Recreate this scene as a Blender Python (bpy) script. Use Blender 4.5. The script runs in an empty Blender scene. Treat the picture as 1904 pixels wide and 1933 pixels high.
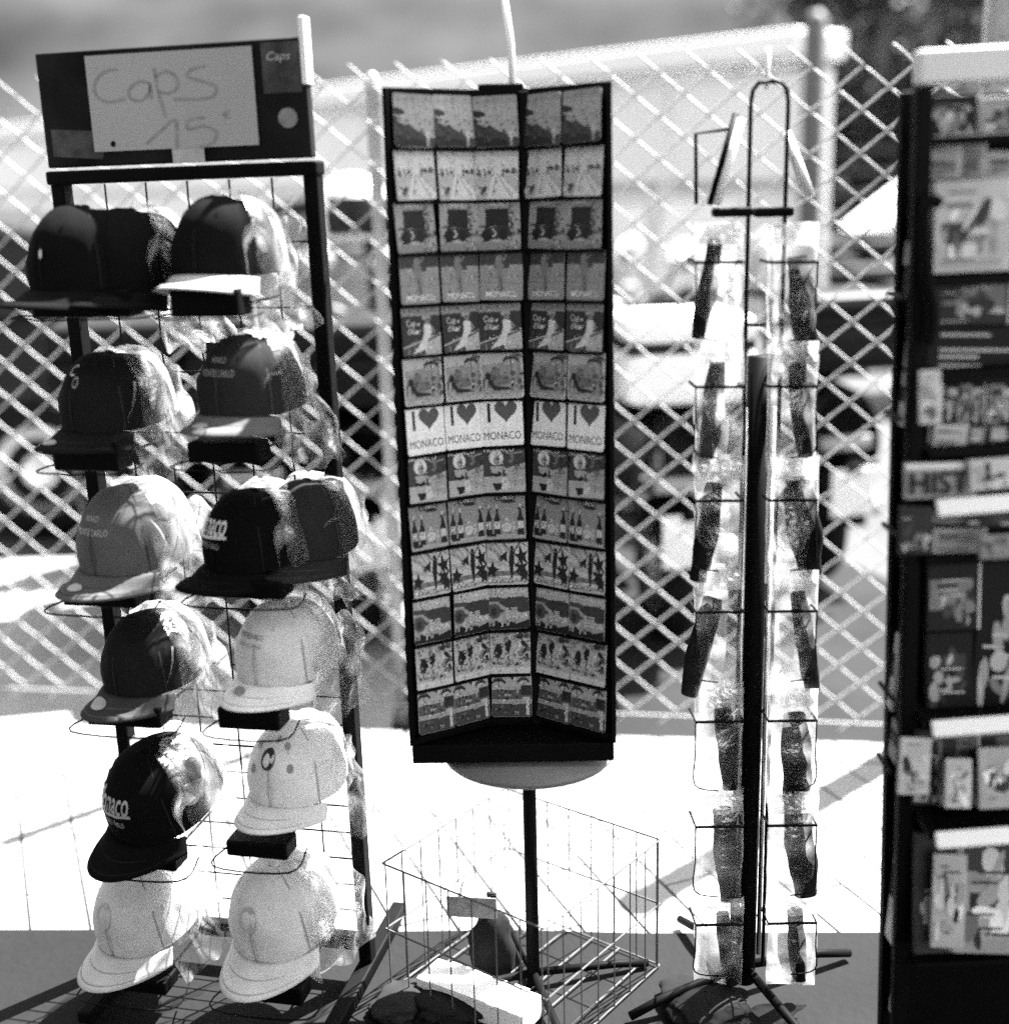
import bpy, math, random
from mathutils import Vector, Matrix, noise
R = math.radians
rnd = random.Random(7)
SC = bpy.context.scene
COL = SC.collection

# ---------------------------------------------------------------- camera
# 1904 x 1933 reading grid of the photograph, f = 2450 of those units
F, CX, CY = 2450.0, 952.0, 966.5
CAM = Vector((0, 0, 1.44)); PITCH = 14.55; ROLL = 1.4
cam_data = bpy.data.cameras.new('camera'); cam = bpy.data.objects.new('camera', cam_data)
COL.objects.link(cam); SC.camera = cam
cam_data.sensor_fit = 'HORIZONTAL'; cam_data.sensor_width = 36.0
cam_data.lens = 36.0 * F / 1904.0
cam_data.clip_start = 0.05; cam_data.clip_end = 3000
cam_data.dof.use_dof = True; cam_data.dof.focus_distance = 2.30; cam_data.dof.aperture_fstop = 1.2
cam_data.dof.aperture_blades = 0
FWD = Vector((0, math.cos(R(PITCH)), -math.sin(R(PITCH))))
_r0 = Vector((1, 0, 0)); _u0 = _r0.cross(FWD)
RGT = _r0 * math.cos(R(ROLL)) - _u0 * math.sin(R(ROLL))
UPV = _r0 * math.sin(R(ROLL)) + _u0 * math.cos(R(ROLL))
_m = Matrix((RGT, UPV, -FWD)).transposed().to_4x4(); _m.translation = CAM
cam.matrix_world = _m

def ray(px, py):
    return FWD + RGT * ((px - CX) / F) - UPV * ((py - CY) / F)
def at(px, py, Y):
    d = ray(px, py); return CAM + d * ((Y - CAM.y) / d.y)
def gnd(px, py, z=0.0):
    d = ray(px, py); return CAM + d * ((z - CAM.z) / d.z)

# ---------------------------------------------------------------- sky, sun, exposure
SUN_AZ = (0.74, 0.67); SUN_EL = 56
world = bpy.data.worlds.new('World'); SC.world = world; world.use_nodes = True
wn = world.node_tree; wn.nodes.clear()
sky = wn.nodes.new('ShaderNodeTexSky'); sky.sky_type = 'NISHITA'; sky.sun_disc = False
sky.sun_elevation = R(SUN_EL); sky.sun_rotation = math.atan2(SUN_AZ[0], SUN_AZ[1])
sky.air_density = 1.3; sky.dust_density = 2.5
bw = wn.nodes.new('ShaderNodeRGBToBW'); bg = wn.nodes.new('ShaderNodeBackground'); wo = wn.nodes.new('ShaderNodeOutputWorld')
bg.inputs['Strength'].default_value = 0.06
wn.links.new(sky.outputs[0], bw.inputs[0]); wn.links.new(bw.outputs[0], bg.inputs[0]); wn.links.new(bg.outputs[0], wo.inputs[0])
sl = bpy.data.lights.new('sun', 'SUN'); sl.energy = 5.0; sl.angle = R(0.53); sl.color = (1, 1, 1)
so = bpy.data.objects.new('sun', sl); COL.objects.link(so)
_sd = Vector((SUN_AZ[0] * math.cos(R(SUN_EL)), SUN_AZ[1] * math.cos(R(SUN_EL)), math.sin(R(SUN_EL)))).normalized()
so.rotation_euler = (-_sd).to_track_quat('-Z', 'Y').to_euler()
so.location = (4, 3, 6)
SC.view_settings.view_transform = 'Standard'; SC.view_settings.look = 'None'
SC.view_settings.exposure = 3.35; SC.view_settings.gamma = 1.0
SC.cycles.use_denoising = False
SC.cycles.max_bounces = 8; SC.cycles.transparent_max_bounces = 16
SC.cycles.sample_clamp_indirect = 6.0

# ---------------------------------------------------------------- materials (black and white film: greys only)
MATS = {}
def mat(name, g=0.5, rough=0.6, var=0.12, scale=20.0, bump=0.0, metal=0.0, spec=None, bscale=None):
    if spec is None: spec = .5 if g > .1 else .1
    if name in MATS: return MATS[name]
    m = bpy.data.materials.new(name); m.use_nodes = True; MATS[name] = m
    nt = m.node_tree; N = nt.nodes; L = nt.links; b = N['Principled BSDF']
    b.inputs['Roughness'].default_value = rough; b.inputs['Metallic'].default_value = metal
    b.inputs['Specular IOR Level'].default_value = spec
    tc = N.new('ShaderNodeTexCoord')
    nz = N.new('ShaderNodeTexNoise'); nz.inputs['Scale'].default_value = scale; nz.inputs['Detail'].default_value = 5
    L.new(tc.outputs['Object'], nz.inputs['Vector'])
    mr = N.new('ShaderNodeMapRange'); mr.inputs['From Min'].default_value = .25; mr.inputs['From Max'].default_value = .75
    mr.inputs['To Min'].default_value = max(0, g * (1 - var)); mr.inputs['To Max'].default_value = min(.95, g * (1 + var))
    L.new(nz.outputs[0], mr.inputs['Value']); L.new(mr.outputs[0], b.inputs['Base Color'])
    if bump:
        n2 = N.new('ShaderNodeTexNoise'); n2.inputs['Scale'].default_value = bscale or scale * 4; n2.inputs['Detail'].default_value = 4
        L.new(tc.outputs['Object'], n2.inputs['Vector'])
        bp = N.new('ShaderNodeBump'); bp.inputs['Strength'].default_value = bump; bp.inputs['Distance'].default_value = .01
        L.new(n2.outputs[0], bp.inputs['Height']); L.new(bp.outputs[0], b.inputs['Normal'])
    return m
def print_mat():
    m = bpy.data.materials.new('printed_card'); m.use_nodes = True
    nt = m.node_tree; N = nt.nodes; L = nt.links; b = N['Principled BSDF']
    b.inputs['Roughness'].default_value = .5; b.inputs['Specular IOR Level'].default_value = .25
    a = N.new('ShaderNodeAttribute'); a.attribute_name = 'ink'
    tc = N.new('ShaderNodeTexCoord'); nz = N.new('ShaderNodeTexNoise'); nz.inputs['Scale'].default_value = 420; nz.inputs['Detail'].default_value = 3
    L.new(tc.outputs['Object'], nz.inputs['Vector'])
    mr = N.new('ShaderNodeMapRange'); mr.inputs['From Min'].default_value = .3; mr.inputs['From Max'].default_value = .7
    mr.inputs['To Min'].default_value = .72; mr.inputs['To Max'].default_value = 1.12
    mx = N.new('ShaderNodeMix'); mx.data_type = 'RGBA'; mx.blend_type = 'MULTIPLY'; mx.inputs[0].default_value = 1
    L.new(nz.outputs[0], mr.inputs['Value']); L.new(a.outputs['Color'], mx.inputs[6]); L.new(mr.outputs[0], mx.inputs[7])
    L.new(mx.outputs[2], b.inputs['Base Color'])
    return m
def film_mat(name, clear=.6, scale=30, crease=.3):
    m = bpy.data.materials.new(name); m.use_nodes = True
    nt = m.node_tree; N = nt.nodes; L = nt.links; N.remove(N['Principled BSDF']); out = N['Material Output']
    tr = N.new('ShaderNodeBsdfTransparent'); tr.inputs[0].default_value = (.98, .98, .98, 1)
    gl = N.new('ShaderNodeBsdfGlossy'); gl.inputs['Roughness'].default_value = .24
    tl = N.new('ShaderNodeBsdfTranslucent'); tl.inputs[0].default_value = (.95, .95, .95, 1)
    df = N.new('ShaderNodeBsdfDiffuse'); df.inputs[0].default_value = (.9, .9, .9, 1)
    m0 = N.new('ShaderNodeMixShader'); m0.inputs[0].default_value = .4; L.new(tl.outputs[0], m0.inputs[1]); L.new(df.outputs[0], m0.inputs[2])
    m1 = N.new('ShaderNodeMixShader'); m1.inputs[0].default_value = .5; L.new(m0.outputs[0], m1.inputs[1]); L.new(gl.outputs[0], m1.inputs[2])
    tc = N.new('ShaderNodeTexCoord'); nz = N.new('ShaderNodeTexNoise'); nz.inputs['Scale'].default_value = scale; nz.inputs['Detail'].default_value = 2; nz.inputs['Distortion'].default_value = 1.2
    L.new(tc.outputs['Object'], nz.inputs['Vector'])
    bp = N.new('ShaderNodeBump'); bp.inputs['Strength'].default_value = crease; bp.inputs['Distance'].default_value = .02
    L.new(nz.outputs[0], bp.inputs['Height']); L.new(bp.outputs[0], gl.inputs['Normal'])
    fr = N.new('ShaderNodeLayerWeight'); fr.inputs[0].default_value = .22
    mr = N.new('ShaderNodeMapRange'); mr.inputs['To Min'].default_value = 1 - clear; mr.inputs['To Max'].default_value = min(.9, 1 - clear + .5)
    L.new(fr.outputs['Facing'], mr.inputs['Value'])
    at_ = N.new('ShaderNodeAttribute'); at_.attribute_name = 'ink'
    ad = N.new('ShaderNodeMath'); ad.operation = 'MAXIMUM'; L.new(mr.outputs[0], ad.inputs[0]); L.new(at_.outputs['Fac'], ad.inputs[1])
    m2 = N.new('ShaderNodeMixShader'); L.new(ad.outputs[0], m2.inputs[0]); L.new(tr.outputs[0], m2.inputs[1]); L.new(m1.outputs[0], m2.inputs[2])
    L.new(m2.outputs[0], out.inputs['Surface'])
    return m
PRINT = print_mat()
FILM = film_mat('crinkled_clear_film', .965, 40)
POUCH = film_mat('clear_pouch_film', .93, 45)
BLACK = mat('black_paint', .0022, .6, .3, 30, spec=.05)
BLACKP = mat('black_plastic', .0015, .6, .3, 30, spec=.06)
WIRE_B = mat('black_wire', .003, .5, .2, 30, spec=.06)
CHROME = mat('chrome_wire', .75, .22, .05, 30, metal=1.0)
GALV = mat('galvanised_wire', .31, .55, .2, 60)
WHITE = mat('white_paint', .75, .4, .06, 12)
DARKPRINT = mat('dark_header_print', .008, .6, .9, 9, spec=.08)
PAPER = mat('white_paper', .30, .7, .05, 8)

# ---------------------------------------------------------------- mesh builder
class MB:
    def __init__(s): s.v = []; s.f = []; s.g = []; s.vg = []
    def add(s, vs, fs, g=None):
        o = len(s.v); s.v += [tuple(p) for p in vs]
        for f in fs: s.f.append(tuple(i + o for i in f)); s.g.append(g)
        return s
    def box(s, c, d, g=None, rz=0.0, M=None):
        x, y, z = d[0] / 2, d[1] / 2, d[2] / 2
        vs = [Vector((a * x, b * y, e * z)) for e in (-1, 1) for a, b in ((-1, -1), (1, -1), (1, 1), (-1, 1))]
        rot = Matrix.Rotation(rz, 3, 'Z') if M is None else M
        vs = [rot @ q + Vector(c) for q in vs]
        return s.add(vs, [(3, 2, 1, 0), (4, 5, 6, 7), (0, 1, 5, 4), (1, 2, 6, 5), (2, 3, 7, 6), (3, 0, 4, 7)], g)
    def tube(s, pts, r, n=8, g=None, cap=True):
        pts = [Vector(p) for p in pts]; rings = []; rs = r if isinstance(r, (list, tuple)) else [r] * len(pts)
        up = None
        for i, p in enumerate(pts):
            t = (pts[min(i + 1, len(pts) - 1)] - pts[max(i - 1, 0)]).normalized()
            if up is None or abs(up.dot(t)) > .99: up = Vector((0, 0, 1)) if abs(t.z) < .9 else Vector((0, 1, 0))
            a = t.cross(up).normalized(); b = a.cross(t).normalized(); up = b
            rings.append([p + (a * math.cos(2 * math.pi * k / n) + b * math.sin(2 * math.pi * k / n)) * rs[i] for k in range(n)])
        vs = [q for ring in rings for q in ring]; fs = []
        for i in range(len(pts) - 1):
            for k in range(n): fs.append((i * n + k, i * n + (k + 1) % n, (i + 1) * n + (k + 1) % n, (i + 1) * n + k))
        if cap: fs += [tuple(range(n))[::-1], tuple((len(pts) - 1) * n + k for k in range(n))]
        return s.add(vs, fs, g)
    def grid(s, fn, nu, nv, g=None, wrap=False):
        cols = nu if wrap else nu + 1
        vs = [fn(i / nu, j / nv) for j in range(nv + 1) for i in range(cols)]
        fs = []
        for j in range(nv):
            for i in range(nu):
                k = (i + 1) % cols
                fs.append((j * cols + i, j * cols + k, (j + 1) * cols + k, (j + 1) * cols + i))
        return s.add(vs, fs, g)
    def lathe(s, prof, n=24, c=(0, 0, 0), axis='Z', g=None):
        c = Vector(c); vs = []; fs = []
        for r, z in prof:
            for k in range(n):
                a = 2 * math.pi * k / n
                q = Vector((r * math.cos(a), r * math.sin(a), z))
                if axis == 'X': q = Vector((q.z, q.x, q.y))
                if axis == 'Y': q = Vector((q.x, q.z, q.y))
                vs.append(c + q)
        for i in range(len(prof) - 1):
            for k in range(n): fs.append((i * n + k, i * n + (k + 1) % n, (i + 1) * n + (k + 1) % n, (i + 1) * n + k))
        fs += [tuple(range(n))[::-1], tuple((len(prof) - 1) * n + k for k in range(n))]
        return s.add(vs, fs, g)
    def prism(s, poly, z0, z1, g=None):
        n = len(poly); vs = [(x, y, z0) for x, y in poly] + [(x, y, z1) for x, y in poly]
        return s.add(vs, [tuple(range(n))[::-1], tuple(range(n, 2 * n))] + [(i, (i + 1) % n, n + (i + 1) % n, n + i) for i in range(n)], g)
    def mesh(s, name, m, smooth=False):
        me = bpy.data.meshes.new(name); me.from_pydata(s.v, [], s.f)
        if m: me.materials.append(m)
        if any(x is not None for x in s.g):
            ca = me.color_attributes.new('ink', 'FLOAT_COLOR', 'CORNER')
            for p in me.polygons:
                g = s.g[p.index] or 0.0
                for li in p.loop_indices: ca.data[li].color = (g, g, g, 1)
        if s.vg:
            ca = me.color_attributes.new('ink', 'FLOAT_COLOR', 'POINT')
            for i, g in enumerate(s.vg): ca.data[i].color = (g, g, g, 1)
        if smooth:
            for p in me.polygons: p.use_smooth = True
        me.update(); return me
    def build(s, name, m, parent=None, smooth=False, loc=None, rot=None, **kw):
        return link(name, s.mesh(name, m, smooth), parent, loc, rot, **kw)

def link(name, me, parent=None, loc=None, rot=None, bevel=0, solid=0, soft=0, label=None, cat=None, group=None, kind=None):
    o = bpy.data.objects.new(name, me); COL.objects.link(o)
    if parent: o.parent = parent
    if loc is not None: o.location = loc
    if rot is not None: o.rotation_euler = rot
    if solid: md = o.modifiers.new('solid', 'SOLIDIFY'); md.thickness = solid; md.offset = 0
    if soft: md = o.modifiers.new('soft', 'SUBSURF'); md.levels = soft; md.render_levels = soft
    if bevel: md = o.modifiers.new('bevel', 'BEVEL'); md.width = bevel; md.segments = 2; md.limit_method = 'ANGLE'
    return tag(o, label, cat, group, kind)
def tag(o, label=None, cat=None, group=None, kind=None):
    for k, v in (('label', label), ('category', cat), ('group', group), ('kind', kind)):
        if v: o[k] = v
    return o
def empty(name, loc, rz=0.0, label=None, cat=None, group=None, rot=None):
    o = bpy.data.objects.new(name, None); COL.objects.link(o); o.location = loc
    o.rotation_euler = rot or (0, 0, rz); o.empty_display_size = .05
    return tag(o, label, cat, group)
def recolour(o, m):
    o.material_slots[0].link = 'OBJECT'; o.material_slots[0].material = m
def copy_tree(o, parent=None):
    c = o.copy(); COL.objects.link(c); c.parent = parent
    for ch in o.children: copy_tree(ch, c)
    return c
_tc = {}
def text_polys(s, shear=0.0, bold=0.0):
    """triangulated outline of a line of lettering, normalised to x 0..1, y 0..h"""
    key = (s, shear, bold)
    if key in _tc: return _tc[key]
    cu = bpy.data.curves.new('lettering', 'FONT'); cu.body = s; cu.size = 1; cu.resolution_u = 3; cu.shear = shear; cu.offset = bold
    ob = bpy.data.objects.new('lettering', cu); COL.objects.link(ob)
    dg = bpy.context.evaluated_depsgraph_get(); me = ob.evaluated_get(dg).to_mesh()
    vs = [v.co.copy() for v in me.vertices]; fs = [tuple(p.vertices) for p in me.polygons]
    ob.evaluated_get(dg).to_mesh_clear(); bpy.data.objects.remove(ob); bpy.data.curves.remove(cu)
    x0 = min(v.x for v in vs); x1 = max(v.x for v in vs); y0 = min(v.y for v in vs); y1 = max(v.y for v in vs)
    w = x1 - x0
    _tc[key] = ([((v.x - x0) / w, (v.y - y0) / max(1e-6, y1 - y0)) for v in vs], fs)
    return _tc[key]
def ribbon(pts, w):
    """flat stroke in 2D as one strip: returns verts, faces"""
    vs = []; n = len(pts)
    for i in range(n):
        a = Vector(pts[max(i - 1, 0)]); b = Vector(pts[min(i + 1, n - 1)]); t = (b - a).normalized(); nn = Vector((-t.y, t.x))
        p = Vector(pts[i]); vs += [p + nn * w / 2, p - nn * w / 2]
    return vs, [(2 * i, 2 * i + 1, 2 * i + 3, 2 * i + 2) for i in range(n - 1)]
def smooth_path(pts, k=4):
    out = []
    for i in range(len(pts) - 1):
        p0, p1, p2, p3 = [Vector(pts[max(0, min(len(pts) - 1, j))]) for j in (i - 1, i, i + 1, i + 2)]
        for q in range(k):
            t = q / k
            out.append(.5 * ((2 * p1) + (p2 - p0) * t + (2 * p0 - 5 * p1 + 4 * p2 - p3) * t * t + (3 * p1 - p0 - 3 * p2 + p3) * t ** 3))
    out.append(Vector(pts[-1])); return out

# ================================================================ SETTING
ROADZ = -0.09
mb = MB(); mb.add([(-600, -60, ROADZ), (600, -60, ROADZ), (600, 900, ROADZ), (-600, 900, ROADZ)], [(0, 1, 2, 3)])
mb.build('road', mat('asphalt', .05, .85, .25, 3.0, .35, bscale=90), kind='structure')
KL, KR = gnd(0, 1360), gnd(1680, 1402)
kdir = (KR - KL); kdir.z = 0; kdir.normalize(); knor = Vector((-kdir.y, kdir.x, 0))       # points to the road
kang = math.atan2(kdir.y, kdir.x)
def kerbY(x): return KL.y + (x - KL.x) * kdir.y / kdir.x
PAVE = mat('pale_paving', .20, .8, .07, 6, .15, bscale=120)
# pavement bed (joints) with pavers laid on it
mb = MB(); a = KL - kdir * 3; b = KR + kdir * 3
mb.add([(-4.5, -4, -.006), (4.5, -4, -.006), (b.x, b.y, -.006), (a.x, a.y, -.006)], [(0, 1, 2, 3)])
pavement = mb.build('pavement', mat('sand_joint', .05, .9, .3, 40), kind='structure')
def clip(poly, p, n):
    out = []
    for i in range(len(poly)):
        A, B = poly[i], poly[(i + 1) % len(poly)]; da = (A - p).dot(n); db = (B - p).dot(n)
        if da >= 0: out.append(A)
        if da * db < 0: out.append(A + (B - A) * (da / (da - db)))
    return out
pd = Vector((-math.sin(R(21.8)), math.cos(R(21.8)))); pn = Vector((pd.y, -pd.x))
PW, PL = .112, .56
org = Vector((0, 2.75))
kp = Vector((KL.x, KL.y)); kn = Vector((-knor.x, -knor.y))
SHADE_Y = 2.24
for i in range(-26, 27):
    for j in range(-6, 7):
        off = (i * .37 % 1.0) * PL
        c = org + pn * (i * PW) + pd * (j * PL + off)
        if abs(c.x) > 2.3 or c.y < 1.8 or c.y > 4.0: continue
        h, g = PW / 2 - .0035, PL / 2 - .003
        poly = [c - pn * h - pd * g, c + pn * h - pd * g, c + pn * h + pd * g, c - pn * h + pd * g]
        poly = clip(poly, kp + kn * .13, kn); 
        if len(poly) > 2: poly = clip(poly, Vector((0, 2.02)), Vector((0, 1)))
        if len(poly) < 3: continue
        t = rnd.uniform(-.0006, .0006)
        MB().prism([(p.x, p.y) for p in poly], -.03, t).build('paver', PAVE, pavement)
# kerb stones
kerb = empty('kerb', (0, 0, 0)); tag(kerb, kind='structure')
kst = MB().box((0, 0, -.06), (.892, .12, .12)).mesh('kerb_stone', mat('kerb_stone', .19, .8, .1, 8, .2, bscale=60))
for i in range(-3, 7):
    p = KL + kdir * (i * .9 - .2) - knor * .065
    link('kerb_stone', kst, kerb, (p.x, p.y, .004), (0, 0, kang), bevel=.008)
mb = MB(); a = KL - kdir * 3; b = KR + kdir * 3
pb_ = KL + kdir * ((-.34 - KL.x) / kdir.x)
mb.add([(a.x, a.y, ROADZ + .004), (pb_.x, pb_.y, ROADZ + .004), (-.34, 5.2, ROADZ + .004), (a.x, 5.4, ROADZ + .004)], [(0, 1, 2, 3)])
mb2 = MB(); mb2.add([(pb_.x + .004, pb_.y, ROADZ + .004), (b.x, b.y, ROADZ + .004), (1.5, 4.6, ROADZ + .004), (.9, 6.2, ROADZ + .004), (-.336, 6.2, ROADZ + .004)], [(0, 1, 2, 3, 4)])
mb2.build('shaded_parking_bay', mat('shade_dark_tarmac', .012, .9, .3, 4, .3, bscale=70, spec=.1), kind='structure')  # tarmac coloured darker to stand for the shade of the scooters
mb.build('gutter_strip', mat('pale_concrete', .24, .85, .2, 4, .3, bscale=70), kind='structure')
# dark floor strip: the foreground shade put into its colour and outline
edge_ = [(-4.5 + .25 * k, SHADE_Y + .02 - .050 * (-4.5 + .25 * k) / 1.0 + .012 * noise.noise(Vector((k * .7, 2, 0)))) for k in range(37)]
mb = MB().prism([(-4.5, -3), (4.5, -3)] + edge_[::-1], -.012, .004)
mb.build('shade_strip', mat('shade_dark_strip', .0075, .85, .35, 2.4, .3, bscale=50), kind='structure', bevel=.004)

# unseen walls and cover, added to block or bounce light on the racks
MB().box((-1.6, -2.6, 2.1), (4, .2, 4.2)).build('light_block_back', mat('light_block_dark', .012, .8, .3, 2), kind='structure')
MB().box((3.0, -2.6, 2.1), (5, .2, 4.2)).build('light_bounce_wall', mat('light_bounce_pale', .45, .8, .1, 2), kind='structure')  # pale wall added out of view to brighten the tower's left wing
MB().box((-1.2, -.65, 2.1), (.2, 3.7, 4.2)).build('light_block_side', mat('light_block_dark'), kind='structure')
MB().box((-.2, -.65, 2.45), (2.2, 3.7, .03)).build('light_block_top', mat('light_block_cover', .04, .9, .2, 3), kind='structure')  # unseen cover added to cut skylight on the front faces
# hillside behind everything
def hill(u, v):
    x = -260 + 520 * u; n = noise.noise(Vector((x * .012, 3.1, 0))) * 14 + noise.noise(Vector((x * .05, 9, 0))) * 4
    z = ROADZ - 1 + (78 + n) * v; y = 150 + v * 150 + 10 * noise.noise(Vector((u * 9, v * 7, 1)))
    return (x, y, z)
MB().grid(hill, 60, 24).build('hillside', mat('dry_scrub_hillside', .022, .95, .75, .06, .2), kind='structure', smooth=True)

# ---- chain-link fence
FA, FB = Vector((-1.95, kerbY(-1.95) + .24, 0)), Vector((2.0, kerbY(2.0) + .05, 0))
fd = (FB - FA).normalized(); flen = (FB - FA).length; fang = math.atan2(fd.y, fd.x)
fence = empty('chain_link_fence', (FA.x, FA.y, -.06), fang, 'tall galvanised chain-link fence running between pavement and parked scooters', 'fence')
SW, SH, FH = .0595, .1, 1.70
pts = []; k = 0; z = .03
while z < FH:
    x0, x1 = (0, SW) if k % 2 == 0 else (SW, 0); y0 = .005 if k % 2 == 0 else -.005
    for t in (.06, .16, .5, .84, .94):
        pts.append((x0 + (x1 - x0) * t, y0 * math.sin(math.pi * t) * 1.1, z + SH / 2 * (t if .1 < t < .9 else (.1 if t < .5 else .9))))
    z += SH / 2; k += 1
strand = MB().tube(pts, .0027, 6).mesh('wire', GALV, True)
i = 0
while i * SW < flen:
    link('wire', strand, fence, (i * SW, 0, (0 if i % 2 == 0 else SH / 2)))
    i += 1
def fpost(s, h, r, y=.035):
    MB().lathe([(r, 0), (r, h - .02), (r * 1.25, h - .02), (r * 1.2, h + .005), (r * .7, h + .025), (.004, h + .03)], 16, (s, y, 0)).build('post', mat('galvanised_post', .3, .5, .1, 30, metal=.2), fence, True)
sp = (at(712, 300, 3.45) - FA).dot(fd); fpost(sp, 1.73, .017)
fpost(3.16, 1.9, .038); fpost(.06, 1.8, .024)
MB().tube([(0, .014, .06), (flen, .014, .06)], .003, 6).build('tension_wire', GALV, fence)

# ---- long white pavilion wall across the road
PA = at(1532, 320, 8.4); PB = at(650, 330, 12.5)
pdv = Vector((PB.x - PA.x, PB.y - PA.y, 0)); pdv.normalize(); pang = math.atan2(pdv.y, pdv.x)
pav = empty('white_pavilion', (PA.x, PA.y, ROADZ), pang, 'long white pavilion with pale wall panels and bright eaves beyond the fence', 'pavilion')
WHW = mat('pavilion_panel', .8, .7, .06, 1.2)
PHT = at(1532, 62, 8.4).z - ROADZ
for i in range(12):
    MB().box((.62 + i * 1.24, -.1, PHT / 2 - .1), (1.22, .2, PHT - .2)).build('wall_panel', WHW, pav, bevel=.01)
    MB().box((.62 + i * 1.24, .02, PHT * .62), (1.10, .05, .05)).build('panel_rib', mat('panel_rib', .4, .6), pav)
MB().box((7.5, -.06, PHT - .06), (15.0, .5, .16)).build('eaves', mat('pavilion_roof', .8, .5, .04, 3), pav, bevel=.02)
MB().lathe([(.07, 0), (.07, PHT + .05), (.03, PHT + .1)], 14, (-.16, .22, 0)).build('corner_post', mat('post_grey', .10, .6), pav, True)

# ---- stepped stand on the right, planks over dark gaps
gA = at(1480, 690, 10.4)
stand = empty('terrace_stand', (gA.x, 10.2, ROADZ), 0, 'stepped grey spectator stand of long planks seen between spinner and magazine rack', 'grandstand')
GP = mat('weathered_plank', .05, .8, .2, 5); GD = mat('dark_underside', .015, .9, .3, 3)
for i in range(8):
    z = .28 + i * .2
    MB().box((1.7, i * .5, z), (5.2, .34, .05)).build('plank', GP, stand, bevel=.006)
    MB().box((1.7, i * .5 + .2, z - .1), (5.2, .03, .14)).build('riser', GD, stand)
    for q in range(6):
        MB().lathe([(.005, .0), (.09, .01), (.115, .05), (.1, .085), (.02, .1)], 14, (-.6 + q * .62 + (i % 2) * .3, i * .5 + .02, z + .025)).build('seat', mat('dark_seat', .02, .6), stand, True)
MB().box((1.7, -.32, .42), (5.2, .05, .07)).build('front_rail', WHITE, stand, bevel=.01)
for q in range(5): MB().box((-.8 + q * 1.25, -.32, .2), (.05, .05, .4)).build('rail_post', WHITE, stand)

# ---- white parasol
pp = at(1760, 425, 9.0)
par = empty('parasol', (pp.x, 9.0, ROADZ), 0, 'white market parasol open in the sun left of the magazine rack', 'parasol')
zt = at(1760, 300, 9.0).z - ROADZ; zb = at(1600, 430, 9.0).z - ROADZ; rad = (at(1760, 430, 9.0) - at(1590, 430, 9.0)).length
def canopy(u, v):
    a = 2 * math.pi * u; e = abs(math.cos(4 * a)); rr = rad * v * (.93 + .07 * e)
    return (rr * math.cos(a), rr * math.sin(a), zt - (zt - zb) * v ** 1.15)
MB().grid(canopy, 48, 8, wrap=True).build('canopy', mat('white_canvas', .8, .8, .05, 4), par, True, solid=.006)
MB().tube([(0, 0, 0), (0, 0, zt)], .022, 10).build('pole', WHITE, par, True)
MB().lathe([(.26, 0), (.26, .05), (.06, .08), (.05, .2)], 20).build('base', mat('concrete', .3, .9), par, True)

# ---- trees behind the magazine rack
def tree(loc, h, rx, seed, label, g=.05, n=5200, clumps=34):
    t = empty('broadleaf_tree', loc, 0, label, 'tree', 'trees behind the stand'); q = random.Random(seed)
    tb = MB().tube([(0, 0, 0), (.06, .02, h * .25), (.02, .06, h * .5), (.1, 0, h * .8)], [.16, .12, .09, .03], 10)
    tb.build('trunk', mat('bark', .09, .9, .3, 8, .5), t, True)
    for k in range(6):
        a = q.uniform(0, 6.28); z = h * q.uniform(.3, .6)
        MB().tube([(.03, .03, z), (.5 * rx * math.cos(a), .5 * rx * math.sin(a), z + .22 * h), (.8 * rx * math.cos(a), .8 * rx * math.sin(a), z + .3 * h)], [.06, .035, .012], 6).build('limb', mat('bark'), t, True)
    mbx = MB(); cs = []
    for _ in range(clumps):
        while True:
            p = Vector((q.uniform(-1, 1), q.uniform(-1, 1), q.uniform(-1, 1)))
            if .25 < p.length < 1: break
        cs.append((Vector((p.x * rx, p.y * rx, h * .54 + p.z * h * .46)), q.uniform(.18, .36) * rx))
    for _ in range(n):
        c, r = q.choice(cs); d = Vector((q.gauss(0, 1), q.gauss(0, 1), q.gauss(0, 1))).normalized() * r * q.uniform(.5, 1.05)
        p = c + d; s = q.uniform(.06, .13); a = Vector((q.gauss(0, 1), q.gauss(0, 1), q.gauss(0, 1))).normalized(); b = a.orthogonal().normalized(); e = a.cross(b)
        mbx.add([p - b * s, p + e * s * .5, p + b * s, p - e * s * .5], [(0, 1, 2, 3)])
    cr = mbx.build('crown', mat('foliage_%d' % seed, g, .6, .35, 3), t); tag(cr, kind='stuff')
    return t
tree((4.15, 14.6, ROADZ), 5.0, 1.4, 3, 'dark leafy tree rising at the edge of the white pavilion', .028)
tree((6.4, 15, ROADZ), 6.4, 2.0, 5, 'taller dark tree behind the top of the magazine rack', .03)
tree((5.4, 19.0, ROADZ), 6.5, 2.3, 8, 'paler leafy tree between the two dark trees', .06)

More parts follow.
